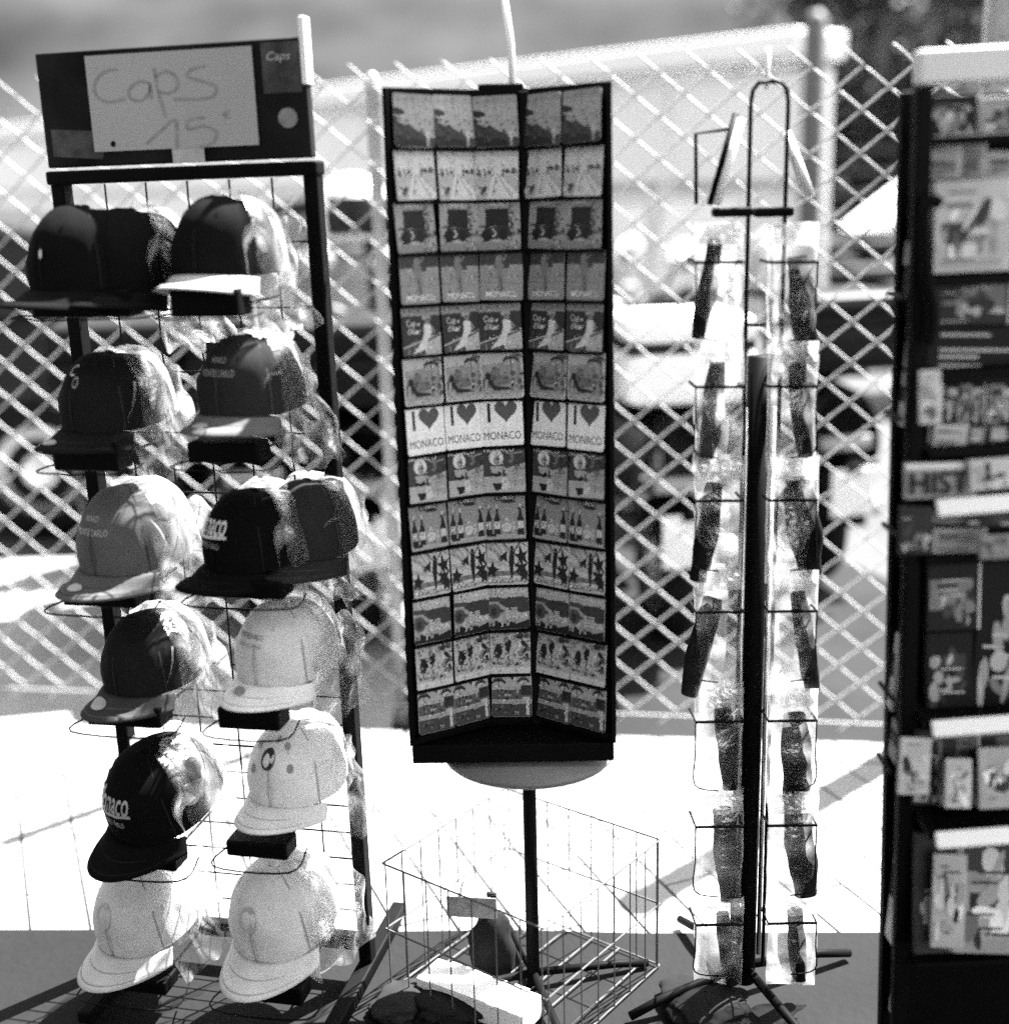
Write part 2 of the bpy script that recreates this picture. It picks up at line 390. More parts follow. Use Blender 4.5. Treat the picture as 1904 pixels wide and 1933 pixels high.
# ---- parked scooters (rear towards the fence)
TYRE = mat('tyre_rubber', .006, .8, .3, 20); RIM = mat('alloy_rim', .5, .35, .1, 20, metal=.7); SEAT = mat('black_vinyl', .003, .5, .3, 30, spec=.2)
def sweep(fn, nu, nv, name, m, par, **kw): return MB().grid(fn, nu, nv).build(name, m, par, True, **kw)
def make_scooter():
    s = empty('motor_scooter', (0, 0, 0)); body = mat('scooter_dark', .004, .4, .1, 10, spec=.12)
    for y, nm in ((-.58, 'rear_wheel'), (.66, 'front_wheel')):
        w = MB().lathe([(.14, -.04), (.20, -.055), (.235, -.04), (.245, 0), (.235, .04), (.20, .055), (.14, .04)], 28, (0, y, .245), 'X').build(nm, TYRE, s, True)
        MB().lathe([(.02, -.06), (.06, -.05), (.12, -.035), (.15, -.045), (.15, .045), (.12, .035), (.06, .05), (.02, .06)], 20, (0, y, .245), 'X').build('rim', RIM, w, True)
    # rear cowl
    def cowl(u, v):
        a = math.pi * (u * 1.25 - .125); y = -.82 + .86 * v; w = .17 * (.45 + .75 * math.sin(math.pi * min(1, .18 + v * .62))); h = .26 * (.6 + .5 * math.sin(math.pi * (.15 + .5 * v)))
        return (w * math.cos(a), y, .46 + .1 * (1 - v) + h * math.sin(a))
    sweep(cowl, 18, 12, 'body', body, s, solid=.01)
    def seat(u, v):
        a = math.pi * u; y = -.72 + .72 * v
        return ((.15 - .03 * v) * math.cos(a), y, .76 + .03 * math.cos(v * 6) + .085 * math.sin(a) ** .7)
    sweep(seat, 14, 14, 'seat', SEAT, s)
    MB().box((0, .24, .29), (.32, .44, .07)).build('floorboard', body, s, bevel=.02)
    def shield(u, v):
        x = (u - .5) * 2; w = .24 - .07 * (v - .5) ** 2 * 4 * (1 if v > .5 else .5)
        return (x * w, .50 + .10 * (1 - x * x) - .12 * v, .30 + .62 * v)
    sweep(shield, 12, 10, 'front_shield', body, s, solid=.012)
    def fend(u, v):
        a = math.pi * (.1 + .75 * u); x = (v - .5) * .15
        return (x, .66 + .275 * math.cos(a), .26 + (.275 - 1.2 * x * x) * math.sin(a))
    sweep(fend, 14, 6, 'front_fender', body, s, solid=.006)
    def rfend(u, v):
        a = math.pi * (.25 + .72 * u); x = (v - .5) * .14
        return (x, -.60 + .285 * math.cos(a), .26 + (.285 - 1.2 * x * x) * math.sin(a))
    sweep(rfend, 12, 6, 'rear_fender', body, s, solid=.006)
    MB().tube([(0, .60, .42), (0, .42, .98)], .03, 10).build('steering_column', BLACK, s, True)
    MB().tube([(-.34, .30, .99), (-.22, .38, 1.01), (0, .43, .98), (.22, .38, 1.01), (.34, .30, .99)], .017, 10).build('handlebar', BLACK, s, True)
    for x in (-1, 1):
        MB().tube([(x * .25, .37, 1.01), (x * .36, .29, .99)], .024, 10).build('grip', SEAT, s, True)
        ms = MB().tube([(x * .21, .39, 1.01), (x * .27, .42, 1.12), (x * .30, .42, 1.18)], .007, 8).build('mirror_stem', BLACK, s, True)
        MB().lathe([(.006, .03), (.05, .02), (.066, 0), (.066, -.006), (.058, -.008), (.004, -.0085)], 20, (x * .32, .42, 1.21), 'Y').build('mirror', mat('mirror_glass', .85, .08, .02, 5, metal=1), s, True)
    def dash(u, v):
        a = math.pi * 2 * u; r = .13 * math.sin(math.pi * (.06 + .9 * v)); return (1.1 * r * math.cos(a), .42 + .12 * (v - .5), .95 + .8 * r * math.sin(a))
    MB().grid(dash, 18, 10, wrap=True).build('headset', body, s, True)
    MB().lathe([(.07, 0), (.065, .03), (.03, .05), (.003, .055)], 18, (0, .47, .95), 'Y').build('headlight', mat('lamp_glass', .4, .1, .05, 9), s, True)
    def shld(u, v):
        x = (u - .5) * 2; return (x * (.2 - .05 * v * v), .52 + .06 * (1 - x * x) - .13 * v, 1.0 + .40 * v)
    sweep(shld, 12, 8, 'windshield', FILM, s)
    tc = MB()
    tcb = MB().box((0, -.74, .93), (.42, .38, .17)).build('top_case', mat('top_case_white', .75, .3, .05, 6), s, bevel=.05)
    MB().box((0, -.74, 1.07), (.40, .36, .085)).build('lid', mat('top_case_white'), tcb, bevel=.035)
    MB().box((0, -.74, 1.0225), (.385, .345, .03)).build('lid_gap', SEAT, tcb)
    MB().box((0, -.83, .585), (.2, .05, .05)).build('tail_light', mat('tail_lens', .25, .15, .1, 9), s, bevel=.012)
    MB().box((0, -.90, .42), (.17, .008, .17)).build('number_plate', mat('plate_white', .7, .5, .05, 9), s, bevel=.003)
    MB().box((0, -.86, .50), (.05, .1, .03)).build('plate_bracket', BLACK, s)
    MB().tube([(.13, -.1, .24), (.15, -.4, .26), (.16, -.78, .34)], [.03, .045, .05], 12).build('exhaust', RIM, s, True)
    MB().tube([(-.12, -.05, .25), (-.2, -.12, .02)], .012, 8).build('kickstand', BLACK, s)
    return s
sc0 = make_scooter()
SPOTS = [((.46, 4.75), 7, .72, 'dark scooter with a white top case and pale plate, between postcard tower and spinner', 0),
         ((-.62, 4.8), 12, .03, 'dark scooter with tall windshield showing between cap rack and postcard tower', 1),
         ((-1.36, 4.9), 10, .10, 'grey scooter half hidden behind the caps', 1),
         ((-.08, 4.7), 4, .02, 'black scooter mostly hidden behind the postcard tower', 1),
         ((.98, 5.3), 16, .02, 'dark scooter parked behind the wire spinner, farthest right', 1),
         ((-.98, 5.0), 11, .02, 'black scooter behind the right column of caps', 1)]
bodies = [mat('scooter_charcoal', .012, .35, .05, 10, spec=.2), mat('scooter_dark'), mat('scooter_grey', .03, .25, .1, 10, spec=.3), mat('scooter_dark'), mat('scooter_dark'), mat('scooter_dark')]
for k, (xy, a, g, lab, dk) in enumerate(SPOTS):
    o = sc0 if k == 0 else copy_tree(sc0)
    o.location = (xy[0], xy[1], ROADZ); o.rotation_euler = (0, 0, R(a)); tag(o, lab, 'scooter', 'scooters parked behind the fence')
    for ch in o.children:
        if ch.name.split('.')[0] in ('body', 'front_shield', 'headset', 'rear_fender', 'floorboard', 'front_fender'):
            recolour(ch, bodies[k] if not (k == 0 and ch.name.startswith(('front', 'floor', 'rear'))) else mat('scooter_dark'))
        if k and ch.name.startswith('top_case'):
            tm = mat('top_case_dark', .004, .45, .2, 8, spec=.1); recolour(ch, tm)
            for c2 in ch.children:
                if c2.name.startswith('lid'): recolour(c2, tm)
# a helmet on the seat of the dark one
hp = at(668, 408, 4.3)
hel = empty('helmet', (hp.x, 4.3, hp.z - .03), R(20), 'white open-face helmet right of the cap rack, seen above the dark scooter', 'helmet')
def hsh(u, v):
    a = 2 * math.pi * u; t = math.pi * (.02 + .66 * v); r = .13
    return (r * math.sin(t) * math.cos(a), 1.12 * r * math.sin(t) * math.sin(a), .03 + r * math.cos(t) * 1.02)
MB().grid(hsh, 26, 12, wrap=True).build('shell', mat('helmet_white', .8, .2, .03, 9), hel, True, solid=.012)
def hvi(u, v):
    a = -math.pi * (.2 + .6 * u); t = math.pi * (.36 + .26 * v); r = .139
    return (r * math.sin(t) * math.cos(a), 1.12 * r * math.sin(t) * math.sin(a), .03 + r * math.cos(t) * 1.02)
MB().grid(hvi, 14, 6).build('visor', mat('dark_visor', .02, .08, .1, 5), hel, True)
MB().tube([(-.1, -.02, -.06), (-.05, -.06, -.1), (.05, -.06, -.1), (.1, -.02, -.06)], .006, 6).build('strap', SEAT, hel)

# ---- dark parked hatchback on the left
car = empty('parked_car', (-3.3, 6.4, ROADZ), R(4), 'dark parked hatchback seen through the fence at the far left', 'car')
CB = mat('car_dark_paint', .012, .35, .1, 6, spec=.15); GL = mat('car_glass', .008, .1, .1, 4, spec=.3)
prof = [(-2.0, .35), (-1.98, .62), (-1.86, .78), (-1.0, .93), (-.35, 1.38), (.1, 1.44), (.9, 1.42), (1.45, 1.30), (1.85, .92), (1.95, .6), (1.93, .33)]
mbc = MB(); n = len(prof)
def wid(z): return .86 if z < .9 else .86 - (z - .9) * .42
vs = []
for sgn in (-1, 1):
    for x, z in prof: vs.append((x, sgn * wid(z), z))
fs = [tuple(range(n))[::-1], tuple(range(n, 2 * n))] + [(i, (i + 1) % n, n + (i + 1) % n, n + i) for i in range(n)]
mbc.add(vs, fs); mbc.build('body', CB, car, bevel=.05)
for sgn in (-1, 1):
    for poly in ([(-.86, .95), (-.3, 1.33), (.2, 1.37), (.2, .97)], [(.27, .97), (.27, 1.37), (.88, 1.35), (1.32, 1.24), (1.45, .99)]):
        y = [sgn * (wid(z) + .006) for x, z in poly]
        MB().add([(p[0], yy, p[1]) for p, yy in zip(poly, y)], [tuple(range(len(poly)))]).build('side_window', GL, car, solid=.006)
    for x in (-1.25, 1.2):
        w = MB().lathe([(.2, -.09), (.29, -.1), (.315, -.06), (.315, .06), (.29, .1), (.2, .09)], 28, (x, sgn * .80, .315), 'Y').build('wheel', TYRE, car, True)
        MB().lathe([(.03, -.1), (.1, -.085), (.2, -.095), (.2, .095), (.1, .085), (.03, .1)], 20, (x, sgn * .80, .315), 'Y').build('rim', RIM, w, True)
    MB().box((-.82, sgn * .97, .98), (.1, .16, .11)).build('wing_mirror', CB, car, bevel=.03)
    MB().box((-1.9, sgn * .62, .70), (.14, .3, .12)).build('headlight', mat('lamp_glass'), car, bevel=.03)
    MB().box((1.9, sgn * .7, .80), (.1, .2, .2)).build('tail_light', mat('tail_lens'), car, bevel=.02)
    for x in (.28, -.3): MB().box((x + .1, sgn * .875, .86), (.15, .02, .025)).build('door_handle', CB, car)
MB().add([(-.99, -.78, .96), (-.99, .78, .96), (-.38, .63, 1.385), (-.38, -.63, 1.385)], [(0, 1, 2, 3)]).build('windscreen', GL, car, solid=.01)
MB().add([(1.49, -.66, 1.28), (1.49, .66, 1.28), (1.84, .80, .96), (1.84, -.80, .96)], [(0, 1, 2, 3)]).build('rear_window', GL, car, solid=.01)

car2 = copy_tree(car); car2.location = (-1.1, 8.5, ROADZ); car2.rotation_euler = (0, 0, R(-3))
tag(car2, 'black hatchback parked beyond the scooters, seen between cap rack and postcard tower', 'car')
for ch in car2.children:
    if ch.name.startswith(('body', 'wing_mirror')): recolour(ch, mat('car_black_paint', .004, .4, .1, 6, spec=.1))

# ================================================================ CAP RACK
RP = Vector((-.291, 2.12)); LP = Vector((-.722, 2.22)); RLEAN = R(-.7)
rdir = (RP - LP).normalized(); rang = math.atan2(rdir.y, rdir.x); rlen = (RP - LP).length
def rackY(x): return RP.y + (RP.x - x) * -rdir.y / rdir.x
rack = empty('cap_rack', (LP.x + .018, LP.y, .012), rang, 'tall black metal rack with wire grid holding two columns of caps', 'display rack', rot=(0, RLEAN, rang))
# local frame: x along the rack 0..rlen, -y to the viewer
zt = at(605, 318, RP.y).z - .012
for x in (0, rlen):
    MB().box((x, 0, zt / 2), (.024, .03, zt)).build('post', BLACK, rack, bevel=.003)
    MB().box((x, -.02, .012), (.03, .44, .024)).build('foot', BLACK, rack, bevel=.004)
MB().box((rlen / 2, -.002, zt - .004), (rlen + .03, .04, .022)).build('top_rail', BLACK, rack, bevel=.004)
MB().box((rlen / 2, 0, .06), (rlen - .024, .022, .03)).build('bottom_rail', BLACK, rack, bevel=.003)
nz_ = 0
z = .12
while z < zt - .03:
    MB().tube([(.012, .004, z), (rlen - .012, .004, z)], .0018, 6).build('grid_wire', WIRE_B, rack); z += .0525 if z < .55 else .105
for k in range(1, 6):
    MB().tube([(k * rlen / 6, .009, .075), (k * rlen / 6, .009, zt - .016)], .0018, 6).build('grid_wire', WIRE_B, rack)
# header board
hz0, hz1 = zt + .012, at(600, 76, RP.y).z - .012
hw0, hw1 = -.012, rlen + .006
hb = MB().box(((hw0 + hw1) / 2, -.004, (hz0 + hz1) / 2), (hw1 - hw0, .022, hz1 - hz0)).build('header_board', DARKPRINT, rack, bevel=.003)
HW, HH = hw1 - hw0, hz1 - hz0
def hp3(u, v, d): return Vector((hw0 + u * HW, -.015 - d, hz0 + v * HH))
def flat(name, polyuv, m, d, par=hb, fn=hp3):
    return MB().add([fn(u, v, d) for u, v in polyuv], [tuple(range(len(polyuv)))]).build(name, m, par)
LG = mat('print_light', .16, .5, .5, 30); MG = mat('print_mid', .05, .5, .6, 40)
flat('print_panel', [(.845, .55), (.985, .55), (.985, .97), (.845, .97)], MG, .0006)
flat('print_panel', [(.03, .1), (.22, .06), (.25, .3), (.03, .34)], MG, .0006)
MB().add([hp3(.925 + .035 * math.cos(a * .35), .34 + .085 * math.sin(a * .35), .0012) for a in range(18)], [tuple(range(18))]).build('round_emblem', LG, hb)
v_, f_ = text_polys('Caps', .25)
MB().add([hp3(.865 + .085 * x, .80 + .09 * y, .0012) for x, y in v_], f_).build('lettering', mat('print_pale', .35, .5), hb)
flat('header_clip', [(.49, -.005), (.61, -.005), (.61, .14), (.49, .14)], mat('paper_tag', .35, .6, .2, 60), .0026)
MB().box((rlen + .004, -.004, hz1 - .02), (.010, .026, .10)).build('sunlit_edge', WHITE, rack, bevel=.002)  # white strip in place of sun catching the header's edge
# hand-written paper taped on the header: a thing of its own
pa = empty('price_sign', (0, 0, 0), 0, 'white paper price sign with handwritten lettering taped on the rack header', 'sign')
pa.location = rack.location; pa.rotation_euler = rack.rotation_euler
P0, P1, Q0, Q1 = .195, .815, .125, .95
def pq(u, v, d): return hp3(P0 + (P1 - P0) * u, Q0 + (Q1 - Q0) * v + .02 * (1 - u) * 0, .003 + d + .0015 * math.sin(u * 3.1) * 0)
MB().box(pq(.5, .5, 0), ((P1 - P0) * HW, .0008, (Q1 - Q0) * HH)).build('sheet', PAPER, pa)
INK = mat('felt_pen', .21, .7, .2, 60)
def cu(x, y): return ((x - 478 - (y - 250) * .055) / 815.0, 1 - (y - 250 + (x - 480) * .03) / 515.0)
STK = [[(640, 325), (575, 335), (530, 385), (522, 440), (555, 485), (610, 495), (675, 480)],
       [(795, 402), (745, 392), (697, 432), (700, 480), (750, 492), (795, 452), (797, 402), (803, 488)],
       [(822, 325), (838, 450), (872, 585)], [(828, 372), (880, 343), (930, 378), (932, 430), (890, 458), (842, 450)],
       [(1072, 322), (1005, 338), (985, 375), (1055, 400), (1120, 432), (1105, 480), (1030, 492), (915, 490)],
       [(768, 725), (850, 652), (918, 598), (922, 745)], [(1062, 590), (985, 602), (978, 650), (1055, 636), (1115, 668), (1100, 722), (1035, 748)]]
for s_ in STK:
    pp_ = smooth_path([Vector(cu(*p)) for p in s_], 4); vs, fs = ribbon([(p.x * 1.0, p.y * .63) for p in pp_], .019)
    MB().add([pq(p.x, p.y / .63, .0008) for p in vs], fs).build('pen_stroke', INK, pa)
for (x, y), r in (((603, 722), .022),):
    u, v = cu(x, y)
    MB().add([pq(u + r * math.cos(a * .6283) * .7, v + r * 1.5 * math.sin(a * .6283), .0012) for a in range(10)], [tuple(range(10))]).build('pin', BLACKP, pa)

ve, fe = text_polys('\u20ac')
ue, we = cu(1150, 600)
MB().add([pq(ue + .045 * x, we + .085 * y, .0010) for x, y in ve], fe).build('currency_mark', INK, pa)

# ================================================================ CAPS
CA, CB_, CH = .083, .100, .118
def crown_pt(th, t, off=0.0):
    """th angle (-90 deg = front), t 0 base .. 1 top"""
    p = math.cos(t * math.pi / 2) ** .62; fr = max(0.0, -math.sin(th))
    p *= 1 + .06 * fr * math.sin(math.pi * t)
    d = abs(((th + math.pi / 2) + math.pi / 6) % (math.pi / 3) - math.pi / 6); 
    se = 1 - .026 * math.exp(-((d) / .05) ** 2) * (1 - t * .5)
    z = CH * math.sin(t * math.pi / 2) ** .95 * (1 + .05 * fr)
    return Vector(((CA * p * se + off) * math.cos(th), (CB_ * p * se + off) * math.sin(th), z + off * t))
def crown_fn(u, v):
    q = crown_pt(2 * math.pi * u, v * .985)
    n = noise.noise(q * 15) * .0052 + noise.noise(q * 60) * .0010; return q * (1 + n / .1)
CROWN = MB().grid(crown_fn, 72, 18, wrap=True).mesh('crown', None, True)
def brim_fn(u, v):
    a = (u - .5) * 2 * R(68); x = CA * 1.01 * math.sin(a); y = -CB_ * 1.0 * math.cos(a)
    ext = .068 * math.cos((u - .5) * math.pi * .97) ** .55 * v
    s = (u - .5) * 2
    return (x * (1 + .04 * v), y - ext, .004 - .016 * v - .022 * s * s * (.4 + .6 * v) + .002 * math.sin(v * 9))
BRIM = MB().grid(brim_fn, 24, 8).mesh('brim', None, True)
BUTTON = MB().lathe([(.008, 0), (.009, .003), (.006, .006), (.001, .007)], 12).mesh('button', None, True)
STRAP = MB().tube([(.03, .093, .012), (0, .098, .012), (-.03, .093, .012)], .006, 6).mesh('back_strap', BLACKP)
def crumple(seed, wide=.065, tall=.18):
    q = random.Random(seed + 40)
    def field(nu, nv, amp):
        J = {}
        def f(u, v):
            k = (round(u * nu), round(v * nv))
            if k not in J: J[k] = Vector((q.uniform(-1, 1), q.uniform(-1, 1), q.uniform(-1, 1))) * amp
            return J[k]
        return f
    def layers(m, share, cols):        # folded layers of film read denser than single ones
        m.vg = [((q.choice((.45, .7, .9)) if q.random() < share else 0.0) if 0 < k % cols else 0.0) for k in range(len(m.v))]; return m
    j1 = field(15, 5, .010); j2 = field(10, 6, .014)
    def shell(u, v):      # film hugging the right rear of the crown
        th = R(-34 + 180 * u); t = .97 * v
        return crown_pt(th, t, .009) + j1(u, v) * (.4 + .6 * u) + Vector((math.cos(th), math.sin(th), .3)) * .006
    def tail(u, v):       # loose gathered film off to the right, down past the brim
        z = .08 - tall * v; x = .058 + wide * u * (.45 + .6 * v) + .010 * math.sin(5 * v + seed); y = -.07 + .13 * u + .02 * v
        return Vector((x, y, z)) + j2(u, v)
    return layers(MB().grid(shell, 15, 5), .38, 16).mesh('film_wrap', FILM, True), layers(MB().grid(tail, 10, 6), .42, 11).mesh('film_tail', FILM, True)
SEAMS = []
for th_ in (-150, -90, -30, 30):
    vs_ = []; 
    for k_ in range(15):
        for s_ in (-1, 1): vs_.append(crown_pt(R(th_) + s_ * .012 * (1 + k_ / 10), k_ / 14 * .97, .0006))
    SEAMS.append(MB().add(vs_, [(2 * k_, 2 * k_ + 1, 2 * k_ + 3, 2 * k_ + 2) for k_ in range(14)]).mesh('seam', None, True))
for v_b in (.45, .85):
    vs_ = []
    for k_ in range(25):
        for s_ in (-1, 1): q_ = Vector(brim_fn(.04 + .92 * k_ / 24, v_b + s_ * .014)); q_.z += .0018; vs_.append(q_)
    SEAMS.append(MB().add(vs_, [(2 * k_, 2 * k_ + 1, 2 * k_ + 3, 2 * k_ + 2) for k_ in range(24)]).mesh('stitching', None, True))
WRAPS = [crumple(k) for k in range(4)]
FAB = {}
def fabric(g):
    return mat('cap_twill_%04d' % int(g * 10000), g, .9, .18, 14, .2, bscale=500, spec=.02)
def crown_text(s, par, m, w, h, t0, th0=0.0, shear=0.0, off=.0014, bold=0.0):
    vs, fs = text_polys(s, shear, bold)
    out = []
    for x, y in vs:
        th = R(-90) + th0 + (x - .5) * w / CA; out.append(crown_pt(th, t0 + y * h, off))
    MB().add(out, fs).build('lettering', m, par)
def crown_patch(par, m, th0, t0, rw, rt, name='patch', off=.0016):
    n = 20; out = [crown_pt(R(-90) + th0 + rw * math.cos(2 * math.pi * k / n), t0 + rt * math.sin(2 * math.pi * k / n), off) for k in range(n)]
    MB().add(out, [tuple(range(n))]).build(name, m, par)
def brim_patch(par, m, u0, v0, ru, rv, name='sticker'):
    n = 18; out = []
    for k in range(n):
        p = Vector(brim_fn(u0 + ru * math.cos(2 * math.pi * k / n), v0 + rv * math.sin(2 * math.pi * k / n))); p.z += .003; out.append(p)
    MB().add(out, [tuple(range(n))]).build(name, m, par)
PALE = mat('thread_pale', .55, .7, .1, 40); PALE2 = mat('thread_grey', .28, .7, .2, 60); INKD = mat('thread_dark', .03, .7)
def cap(px, py, dY, g, label, yaw=0, pitch=12, wrap=0, s=1.0, brimg=None, deco=None, roll=0, film=True):
    p = at(px, py, rackY(at(px, py, 2.15).x) - dY)
    c = empty('baseball_cap', p, 0, label, 'cap', 'caps on the black rack', rot=(R(pitch), R(roll), rang + R(yaw)))
    s *= .95; c.scale = (s, s, s)
    m = fabric(g)
    cr = link('crown', CROWN, c); br = link('brim', BRIM, c, solid=.0024); bt = link('button', BUTTON, c, (0, 0, CH - .001)); link('back_strap', STRAP, c)
    for o, mm in ((cr, m), (br, fabric(brimg or g)), (bt, m)):
        o.data.materials.append(None) if not o.data.materials else None
        recolour(o, mm)
    for th_ in (-62, -118, -10, -170):
        crown_patch(c, fabric(g), R(th_ + 90), .58, .028, .026, 'eyelet', .0022)
    for sm in SEAMS:
        if not sm.materials: sm.materials.append(None)
        o = link(sm.name.split('.')[0], sm, c); gs = g if o.name.startswith('seam') else (brimg or g)
        recolour(o, fabric(round(gs * .55 if gs > .05 else gs * 2.2 + .002, 4)))
    if deco: deco(c)
    if film:
        a, b = WRAPS[wrap % 4]; link('film_wrap', a, c, None, (0, 0, R(-yaw)), soft=2); link('film_tail', b, c, None, (0, 0, R(-yaw)), soft=2)
    return c
def d_co(c):
    crown_text('C', c, PALE, .014, .15, .55, -.06); crown_text('O', c, PALE2, .013, .13, .42, .14)
    brim_patch(c, PALE2, .42, .6, .09, .16)
def d_line(c, m=PALE2, m2=None):
    crown_text('MONACO', c, m, .032, .06, .50); crown_text('MONTE CARLO', c, m, .066, .065, .36)
    brim_patch(c, m2 or m, .45, .55, .08, .15)
def d_script(m):
    def f(c):
        crown_text('Monaco', c, m, .085, .26, .34, -.1, .35, bold=.012); crown_text('MONTE-CARLO', c, PALE2, .05, .055, .22, -.05)
        vs, fs = ribbon([(-.55, .30), (-.2, .315), (.1, .33), (.42, .335)], .03)
        MB().add([crown_pt(R(-90) + p.x, p.y, .0014) for p in vs], fs).build('underline', m, c)
    return f
def d_dark(c):
    crown_text('PORT MONACO', c, INKD, .062, .06, .46, -.15); crown_text('MONTE CARLO', c, mat('thread_mid', .2, .7), .055, .04, .37, -.15); brim_patch(c, mat('thread_mid'), .40, .35, .07, .13)
def d_round(c):
    crown_patch(c, INKD, -.05, .50, .19, .13)
    for a_, t_ in ((-.55, .62), (.45, .66), (-.5, .34), (.5, .40), (.1, .75)): crown_patch(c, mat('thread_mid'), a_, t_, .07, .05)
def d_small(c): crown_patch(c, PALE, .05, .30, .05, .04)
def d_badge(c): brim_patch(c, PALE2, .40, .45, .11, .2)
def d_soft(c): crown_patch(c, mat('thread_soft', .3, .7), -.05, .45, .22, .14)
cap(262, 540, .07, .006, 'black cap tucked behind the other black cap, top left of the rack', -6, 2, 1, film=True, s=1.05)
cap(178, 540, .11, .005, 'plain black cap at the top left corner of the rack', -18, 2, 0, s=1.08, deco=d_small, film=False)
cap(434, 515, .10, .006, 'black cap with pale grey brim, top right of the rack', -8, 0, 1, brimg=.34)
cap(226, 795, .10, .011, 'dark cap with two small letters on the front, left column', -20, 4, 2, deco=d_co)
cap(480, 768, .10, .020, 'dark grey cap with two thin lines of lettering, right column under the pale-brimmed cap', -12, 2, 3, deco=d_line, brimg=.10)  # brim toned lighter than its crown in place of sunlight
cap(264, 1048, .10, .085, 'mid grey cap with a faint line of lettering, left column', -16, 6, 0, s=1.08, deco=lambda c: d_line(c, mat('thread_light', .34, .7)))
cap(588, 1030, .03, .02, 'dark cap peeking out behind the black Monaco cap, beside the right post', 0, 2, 3, film=True)
cap(494, 1050, .10, .004, 'black cap with pale Monaco script in the right column', -30, 4, 1, deco=d_script(PALE))
cap(298, 1272, .10, .011, 'dark cap with a round sticker on its brim, left column', -18, 6, 2, deco=d_badge, brimg=.04)  # brim colour lifted to suggest sun
cap(548, 1254, .10, .55, 'pale cap with small dark lettering, right column', -14, 4, 0, deco=d_dark, brimg=.7)  # extra pale brim stands in for sun falling on it
cap(318, 1515, .11, .004, 'black cap with faint grey Monaco script in the left column', -22, 20, 1, s=1.12, deco=d_script(PALE2), roll=4)
cap(566, 1478, .09, .60, 'pale cap with dark round patch and small badges, right column', -10, 2, 3, deco=d_round)
cap(288, 1735, .11, .42, 'light grey cap at the bottom of the left column', -16, 12, 2, s=1.08, deco=d_soft)
cap(544, 1735, .11, .52, 'pale cap at the bottom of the right column', -10, 14, 0, s=1.12, deco=d_soft)
# black holder blocks under the caps, on wire arms
def holder(x0, x1, y0, y1, dY):
    Y = rackY(at((x0 + x1) / 2, y1, 2.1).x) - dY - .045
    a, b = at(x0, y0, Y), at(x1, y1, Y); c = (a + b) / 2
    inv = (Matrix.Rotation(rang, 3, 'Z') @ Matrix.Rotation(RLEAN, 3, 'Y')).inverted(); q = inv @ (c - rack.location)
    h = MB().box(q, ((b - a).x, .05, abs(a.z - b.z))).build('cap_holder', BLACKP, rack, bevel=.004)
    for sx in (-.3, .3):
        MB().tube([(q.x + sx * (b - a).x, q.y + .02, q.z - .008), (q.x + sx * (b - a).x, 0.004, q.z - .008)], .0025, 6).build('holder_arm', WIRE_B, h)
    # wire hoop that keeps the cap
    w = (b - a).x * .62
    MB().tube(smooth_path([(q.x - w, q.y + .03, q.z - .02), (q.x - w, q.y - .05, q.z - .02), (q.x + w, q.y - .05, q.z - .02), (q.x + w, q.y + .03, q.z - .02)], 5), .0016, 6).build('wire_hoop', WIRE_B, h)
for a in ((62, 268, 548, 594, .12), (326, 470, 545, 594, .14), (105, 245, 832, 882, .13), (358, 506, 832, 868, .14), (122, 276, 1104, 1136, .13), (382, 550, 1090, 1120, .13),
          (168, 322, 1326, 1360, .13), (416, 542, 1330, 1366, .14), (205, 350, 1592, 1626, .13), (432, 556, 1580, 1606, .13), (182, 332, 1836, 1856, .13), (432, 584, 1850, 1876, .13)):
    holder(*a)

# ================================================================ POSTCARD TOWER
TC = Vector((.004, 2.055, 0)); LEAN = R(-2.2)
PX0 = .0285
tower = empty('postcard_tower', (TC.x, TC.y, .004), R(1.5), 'black revolving postcard tower on a thin pole, filled with rows of cards', 'card stand', rot=(LEAN, 0, R(1.5)))
CW, CHT, NR = .0685, .0775, 13
ZB, ZT = .486, 1.566
pitch_z = (ZT - .010 - (ZB + .050)) / NR
JL, JR = -.0400, .0490
al, ar = R(31), R(39)
TLp = Vector((JL - 2.07 * .0705 * math.cos(al), -2.07 * .0705 * math.sin(al))); TRp = Vector((JR + 2.07 * .0705 * math.cos(ar), -2.07 * .0705 * math.sin(ar)))
plan = [(TLp.x, TLp.y), (JL, 0), (JR, 0), (TRp.x, TRp.y), (TRp.x + .004, TRp.y + .012), (.135, .13), (-.13, .13), (TLp.x - .004, TLp.y + .012)]
MB().prism(plan, ZB + .03, ZT - .01).build('display_core', BLACK, tower)
base_pl = [(TLp.x - .004, TLp.y - .004), (TRp.x + .004, TRp.y - .004), (.14, .135), (-.135, .135)]
MB().prism(base_pl, ZB, ZB + .032).build('bottom_tray', BLACK, tower, bevel=.002)
MB().prism([(TLp.x - .004, TLp.y + .004), (JL, -.006), (JR, -.006), (TRp.x + .004, TRp.y + .004), (.14, .135), (-.135, .135)], ZT - .009, ZT).build('top_cap', BLACK, tower)
for tp, s in ((TLp, -1), (TRp, 1)):
    MB().box((tp.x + s * .003, tp.y - .002, (ZB + ZT) / 2 + .016), (.008, .012, ZT - ZB - .034)).build('edge_strip', BLACK, tower, bevel=.001)
MB().box((JR - .006, -.005, (ZB + ZT) / 2 + .016), (.016, .012, ZT - ZB - .04)).build('divider', BLACK, tower, bevel=.002)
MB().box((JL - .002, -.003, (ZB + ZT) / 2 + .016), (.005, .008, ZT - ZB - .04)).build('divider', BLACK, tower, bevel=.001)
MB().lathe([(.01, 0), (.140, .0), (.146, .006), (.146, .014), (.01, .016)], 48, (.0285, -.005, ZB - .024)).build('turntable_disc', mat('grey_disc', .13, .6, .06, 10), tower, True)
